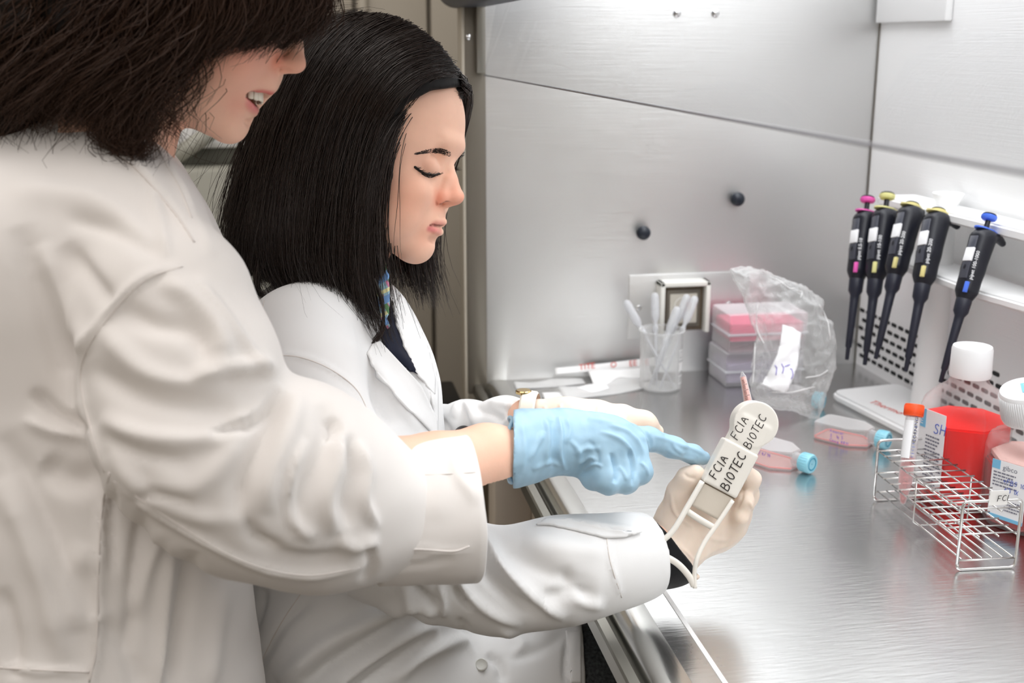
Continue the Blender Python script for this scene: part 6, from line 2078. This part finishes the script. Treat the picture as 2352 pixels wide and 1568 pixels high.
V_, Q_ = surface_nets(PE(1068, 1000, 1.215, 27, 24, .02), P(1068, 1000, 1.215) - .03, P(1068, 1000, 1.215) + .03, .002)
mesh_obj('shirt_sleeve', V_, Q_, M['blk_knit'], coat_s, True)
hit_s = caster([coat_s])
seam('yoke_seam', hit_s, [(607, 690), (600, 740), (602, 800)], .0006, M['seam'], coat_s)
seam('armhole_seam', hit_s, [(622, 815), (690, 820), (760, 848), (820, 895), (852, 962)], .0006, M['seam'], coat_s)
seam('sleeve_cuff_seam', hit_s, [(1392, 1225), (1402, 1290), (1428, 1372)], .0006, M['seam'], coat_s)
seam('lap_seam', hit_s, [(700, 1350), (640, 1440), (590, 1540)], .0006, M['seam'], coat_s)
patch('cuff_flap', hit_s, [(1232, 1206), (1258, 1191), (1320, 1196), (1400, 1214), (1474, 1221), (1440, 1234), (1392, 1236), (1310, 1216), (1260, 1206)], M['coat_s'], coat_s, 6, .002, .002)
patch('shirt_front', hit_s, [(880, 735), (900, 690), (912, 740), (935, 800), (960, 860), (925, 840), (893, 805), (876, 775)], M['navy'], coat_s, 6, .003, .0015)
patch('far_lapel', hit_s, [(902, 700), (928, 664), (950, 712), (985, 800), (1002, 872), (1000, 905), (962, 862), (932, 800), (912, 745)], M['coat_s'], coat_s, 6, .006, .002)
patch('near_lapel', hit_s, [(866, 775), (885, 795), (925, 838), (968, 885), (1004, 960), (1008, 1010), (960, 960), (905, 900), (862, 850), (845, 810)], M['coat_s'], coat_s, 6, .005, .002)
patch('breast_pocket', hit_s, [(978, 842), (1003, 852), (1008, 900), (1008, 1000), (1000, 960), (990, 900)], M['coat_s'], coat_s, 5, .004, .0015)
# plaid shirt collar
m_pl = mat('plaid_cotton', lin(150, 185, 200), .8)
t = m_pl.node_tree; b = t.nodes['Principled BSDF']
tc = nd(t, 'ShaderNodeTexCoord'); acc = None
for (rot, sc, colr, thr) in ((.5, 60, lin(190, 120, 150), .75), (2.07, 75, lin(225, 222, 170), .7), (.5, 44, lin(90, 130, 90), .82), (2.07, 38, lin(110, 150, 200), .7)):
    mp = nd(t, 'ShaderNodeMapping'); mp.inputs['Rotation'].default_value = (0.3, rot, 0.2)
    w = nd(t, 'ShaderNodeTexWave'); w.inputs['Scale'].default_value = sc / 2.2; w.inputs['Distortion'].default_value = .3
    r_ = nd(t, 'ShaderNodeMath', operation='GREATER_THAN'); r_.inputs[1].default_value = thr
    mxx = nd(t, 'ShaderNodeMixRGB'); mxx.inputs[2].default_value = (*colr, 1); mxx.inputs[1].default_value = (*lin(150, 185, 200), 1)
    t.links.new(tc.outputs['Object'], mp.inputs[0]); t.links.new(mp.outputs[0], w.inputs[0]); t.links.new(w.outputs['Fac'], r_.inputs[0])
    t.links.new(r_.outputs[0], mxx.inputs[0])
    if acc: t.links.new(acc, mxx.inputs[1])
    acc = mxx.outputs[0]
t.links.new(acc, b.inputs['Base Color'])
pc_ = [(850, 612), (886, 603), (893, 650), (894, 700), (886, 738), (878, 742), (868, 690), (856, 640)]
def pcl(px, py, lift): return P(px, py, 1.135 + (890 - px) * .0002 + max(0, 650 - py) * .0006)
patch('plaid_collar', pcl, pc_, m_pl, coat_s, 5, 0, .0015)
# white latex glove holding the tool
G = Sdf()
G.add(PC([(1530, 1282, 1.10, 70), (1590, 1205, 1.118, 68)], .02))
G.add(PE(1600, 1180, 1.125, 74, 96, .022, 38), .02)
G.add(PE(1650, 1190, 1.13, 66, 72, .018), .02)
G.add(PC([(1548, 1200, 1.11, 38), (1562, 1130, 1.10, 29), (1580, 1100, 1.092, 24), (1599, 1087, 1.088, 21)], .008), .012)
G.add(PC([(1655, 1160, 1.13, 30), (1694, 1118, 1.122, 25), (1698, 1078, 1.10, 20)], .006), .006)
G.add(PC([(1668, 1170, 1.132, 34), (1712, 1136, 1.125, 29), (1722, 1100, 1.105, 23), (1714, 1090, 1.098, 20)], .006), .005)
G.add(PC([(1660, 1200, 1.13, 34), (1698, 1178, 1.118, 27), (1712, 1150, 1.10, 22)], .006), .006)
G.add(PC([(1640, 1220, 1.13, 34), (1684, 1212, 1.118, 25), (1700, 1188, 1.10, 20)], .006), .008)
o4 = P(1546, 1262, 1.10); n4 = .786 * RGT + .62 * UPV + .1 * FWD; n4 /= np.linalg.norm(n4)
G.clip(lambda p: -((p - o4.astype(np.float32)) @ n4.astype(np.float32)))
w_folds = [([(1540, 1130), (1552, 1180), (1590, 1210)], 4, 4, 1.2), ([(1515, 1220), (1550, 1245), (1600, 1290)], 4, 4, 1.4), ([(1530, 1240), (1560, 1262), (1590, 1300)], 4, 4, 1.2),
 ([(1640, 1090), (1660, 1130), (1690, 1150)], 6, 6, 1), ([(1600, 1290), (1640, 1265), (1700, 1240)], 5, 5, 1.2), ([(1706, 1100), (1704, 1140), (1690, 1170)], 4, 4, -1.5),
 ([(1610, 1230), (1660, 1240), (1700, 1230)], 6, 6, 1), ([(1722, 1150), (1728, 1165), (1735, 1172)], 4, 4, 1.5), ([(1570, 1085), (1580, 1095), (1600, 1100)], 4, 4, -1)]
lo, hi = bounds(P(1480, 1040, 1.08), P(1760, 1320, 1.06), P(1760, 1040, 1.16), P(1480, 1320, 1.14), pad=.008)
glove_r = sculpt('cream_glove', G, lo, hi, .00125, M['latex'], seated, folds=w_folds, it=1, noise=[(26, .0004, 2), (60, .00025, 3)])
glove_r['label'] = 'right hand cream latex glove'
K = Sdf(); K.add(PC([(1470, 1290, 1.08, 74), (1540, 1262, 1.10, 72), (1585, 1215, 1.115, 60)], .02))
o5 = P(1554, 1262, 1.10)
K.clip(lambda p: ((p - o5.astype(np.float32)) @ n4.astype(np.float32)))
lo, hi = bounds(P(1400, 1180, 1.05), P(1640, 1360, 1.15), P(1640, 1180, 1.05), P(1400, 1360, 1.15), pad=.005)
sculpt('black_wrist_cuff', K, lo, hi, .002, M['blk_knit'], coat_s, it=1, noise=[(30, .0006, 2)])
V_, Q_ = surface_nets(PE(1588, 1318, 1.10, 17, 10, .008, 35), P(1588, 1318, 1.10) - .02, P(1588, 1318, 1.10) + .02, .001)
Nn = vnormals(V_, Q_)
mesh_obj('glove_hem', V_ + Nn * (vnoise(V_, 120, 3) * .0012)[:, None], Q_, M['latex'], glove_r, True)
# far hand in cream glove with a watch above it
G = Sdf()
G.add(PC([(1238, 946, 1.17, 30), (1300, 955, 1.17, 33), (1360, 962, 1.175, 38)], .02))
G.add(PE(1385, 968, 1.18, 75, 38, .03), .02)
G.add(PC([(1430, 958, 1.175, 30), (1480, 972, 1.18, 24), (1508, 990, 1.19, 17)], .01), .008)
G.add(PC([(1420, 975, 1.20, 28), (1470, 990, 1.22, 22), (1495, 1010, 1.23, 16)], .01), .008)
G.add(PC([(1410, 985, 1.15, 26), (1450, 1010, 1.15, 20), (1470, 1030, 1.16, 15)], .01), .008)
G.add(PC([(1400, 990, 1.22, 26), (1440, 1010, 1.24, 20), (1455, 1030, 1.25, 15)], .01), .008)
G.add(PC([(1330, 990, 1.15, 26), (1380, 1015, 1.13, 22), (1420, 1030, 1.13, 17)], .01), .008)
lo, hi = bounds(P(1215, 900, 1.1), P(1215, 1060, 1.3), P(1530, 900, 1.3), P(1530, 1060, 1.1), pad=.005)
gl2 = sculpt('cream_glove', G, lo, hi, .0015, M['latex'], seated, it=1, noise=[(40, .0004, 2)],
    folds=[([(1285, 925), (1290, 950)], 4, 4, 1.2), ([(1400, 930), (1396, 945), (1385, 960)], 4, 4, 1.3), ([(1375, 930), (1372, 950)], 3, 3, 1), ([(1250, 930), (1254, 955)], 4, 4, 1.2), ([(1430, 930), (1440, 950), (1438, 965)], 3, 3, 1)])
gl2['label'] = 'left hand cream latex glove'
wz = (P(1300, 955, 1.17) - P(1180, 945, 1.18)); wz /= np.linalg.norm(wz)
wc = P(1216, 944, 1.172)
ring = [(.0185, -.008), (.0205, -.006), (.0208, 0), (.0205, .006), (.0185, .008)]
lathe_obj('watch_strap', wc, wz, ring, M['white_strap'], seated, 36, False)
wn = (UPV * .95 - FWD * .22); wn /= np.linalg.norm(wn)
lathe_obj('watch_case', wc + wn * .0175 - wz * .006, wn, [(.0065, 0), (.0080, .0008), (.0080, .003), (.007, .0040), (.001, .0041)], M['gold'], seated, 28)
wn2 = UPV * .9 + RGT * .35; wn2 /= np.linalg.norm(wn2)
box_obj('watch_buckle', (-.006, -.006, -.001), (.006, .006, .0015), M['gold'], seated, bev=.0006,
        M=Matrix.Translation(Vector(P(1231, 924, 1.17))) @ Matrix(np.array([RGT, FWD, UPV]).T.tolist()).to_4x4())
# jeans
J = Sdf()
J.add(PC([(1200, 1600, 1.27, 120), (1370, 1580, 1.31, 128), (1470, 1640, 1.32, 120), (1500, 1900, 1.28, 90)], .03))
J.add(PC([(1200, 1560, 1.43, 90), (1400, 1560, 1.47, 100), (1440, 1850, 1.42, 80)], .03), .01)
lo, hi = bounds(P(1150, 1420, 1.2), P(1150, 1950, 1.2), P(1640, 1420, 1.45), P(1640, 2000, 1.2), P(1500, 1700, 1.56), pad=.01)
sculpt('jeans', J, lo, hi, .004, M['jeans'], seated, it=2, noise=[(14, .001, 3)])
# coat button on the lap
bp_ = hit_s(1106, 1528, .0)
if bp_ is not None:
    nb_ = -FWD * .8 + UPV * .6; nb_ /= np.linalg.norm(nb_)
    lathe_obj('button', bp_ + nb_ * .0012, nb_, [(.0058, -.001), (.0066, .0005), (.0066, .0018), (.0056, .0024), (.0048, .0018), (.001, .0018)], mat('pearl_button', lin(205, 205, 200), .3), coat_s, 24)
hem = [(1300, 1447), (1335, 1447), (1336, 1568), (1312, 1568)]
patch('coat_hem', hit_s, hem, M['coat_s'], coat_s, 6, .0015, .002)

# ------------------------------------------------------------------ legs, shoes and stool below the frame
M['trousers'] = cloth('dark_trousers', (.03, .03, .035), 600, .3)
M['shoe'] = mat('shoe_leather', (.05, .045, .045), .5)
tx, ty_ = P(205, 1650, 1.0)[0], P(205, 1650, 1.0)[1]
J = Sdf()
J.add(s_chain([(tx, ty_ + .02, .86), (tx + .02, ty_ - .02, .45), (tx + .01, ty_ - .02, .08)], [.11, .062, .050], .03))
J.add(s_chain([(tx, ty_ + .12, .86), (tx - .04, ty_ + .17, .45), (tx - .06, ty_ + .17, .08)], [.11, .062, .050], .03), .03)
sculpt('trousers', J, (tx - .25, ty_ - .2, .02), (tx + .22, ty_ + .36, 1.0), .007, M['trousers'], standing, it=2)
def shoe(x, y, par):
    K = Sdf(); K.add(s_chain([(x - .05, y, .045), (x + .05, y, .035), (x + .14, y, .026)], [.040, .036, .026], .02)); K.cut(s_box((x + .04, y, -.05), (.3, .2, .052), np.eye(3), .001), .001)
    sculpt('shoe', K, (x - .12, y - .07, -.01), (x + .2, y + .07, .11), .005, M['shoe'], par, it=1)
shoe(tx + .02, ty_ - .02, standing); shoe(tx - .05, ty_ + .17, standing)
kn = P(1470, 1640, 1.32)
J = Sdf()
J.add(s_chain([(kn[0], kn[1], kn[2] - .03), (kn[0] - .03, kn[1], .30), (kn[0] - .06, kn[1], .08)], [.062, .055, .042], .03))
J.add(s_chain([(kn[0], kn[1] + .2, kn[2] - .03), (kn[0] - .03, kn[1] + .2, .30), (kn[0] - .06, kn[1] + .2, .08)], [.062, .055, .042], .03))
sculpt('trouser_leg', J.__class__().add(J.ops[0][1]), (kn[0] - .16, kn[1] - .1, .02), (kn[0] + .09, kn[1] + .1, kn[2] + .06), .006, M['jeans'], seated, it=2)
sculpt('trouser_leg', J.__class__().add(J.ops[1][1]), (kn[0] - .16, kn[1] + .1, .02), (kn[0] + .09, kn[1] + .3, kn[2] + .06), .006, M['jeans'], seated, it=2)
shoe(kn[0] - .05, kn[1], seated); shoe(kn[0] - .05, kn[1] + .2, seated)
sx_, sy_ = P(790, 1640, 1.27)[0], P(790, 1640, 1.27)[1]
st = empty('lab_stool', (sx_, sy_, 0), 'round black lab stool under the seated person', 'stool')
lathe_obj('seat', (sx_, sy_, .44), (0, 0, 1), [(.15, 0), (.175, .01), (.18, .03), (.17, .055), (.001, .06)], M['blackp'], st, 40)
lathe_obj('column', (sx_, sy_, .06), (0, 0, 1), [(.03, 0), (.03, .2), (.02, .2), (.02, .385)], M['chrome'], st, 24)
for k in range(5):
    a = k * 1.2566 + .3
    tube_obj('foot', [(sx_, sy_, .08), (sx_ + .24 * math.cos(a), sy_ + .24 * math.sin(a), .045)], [.02, .014], M['blackp'], st, n=8)
    lathe_obj('castor', (sx_ + .24 * math.cos(a) - .01, sy_ + .24 * math.sin(a), .025), (1, 0, 0), [(.018, 0), (.0245, .003), (.0245, .017), (.018, .02)], M['blackp'], st, 20)
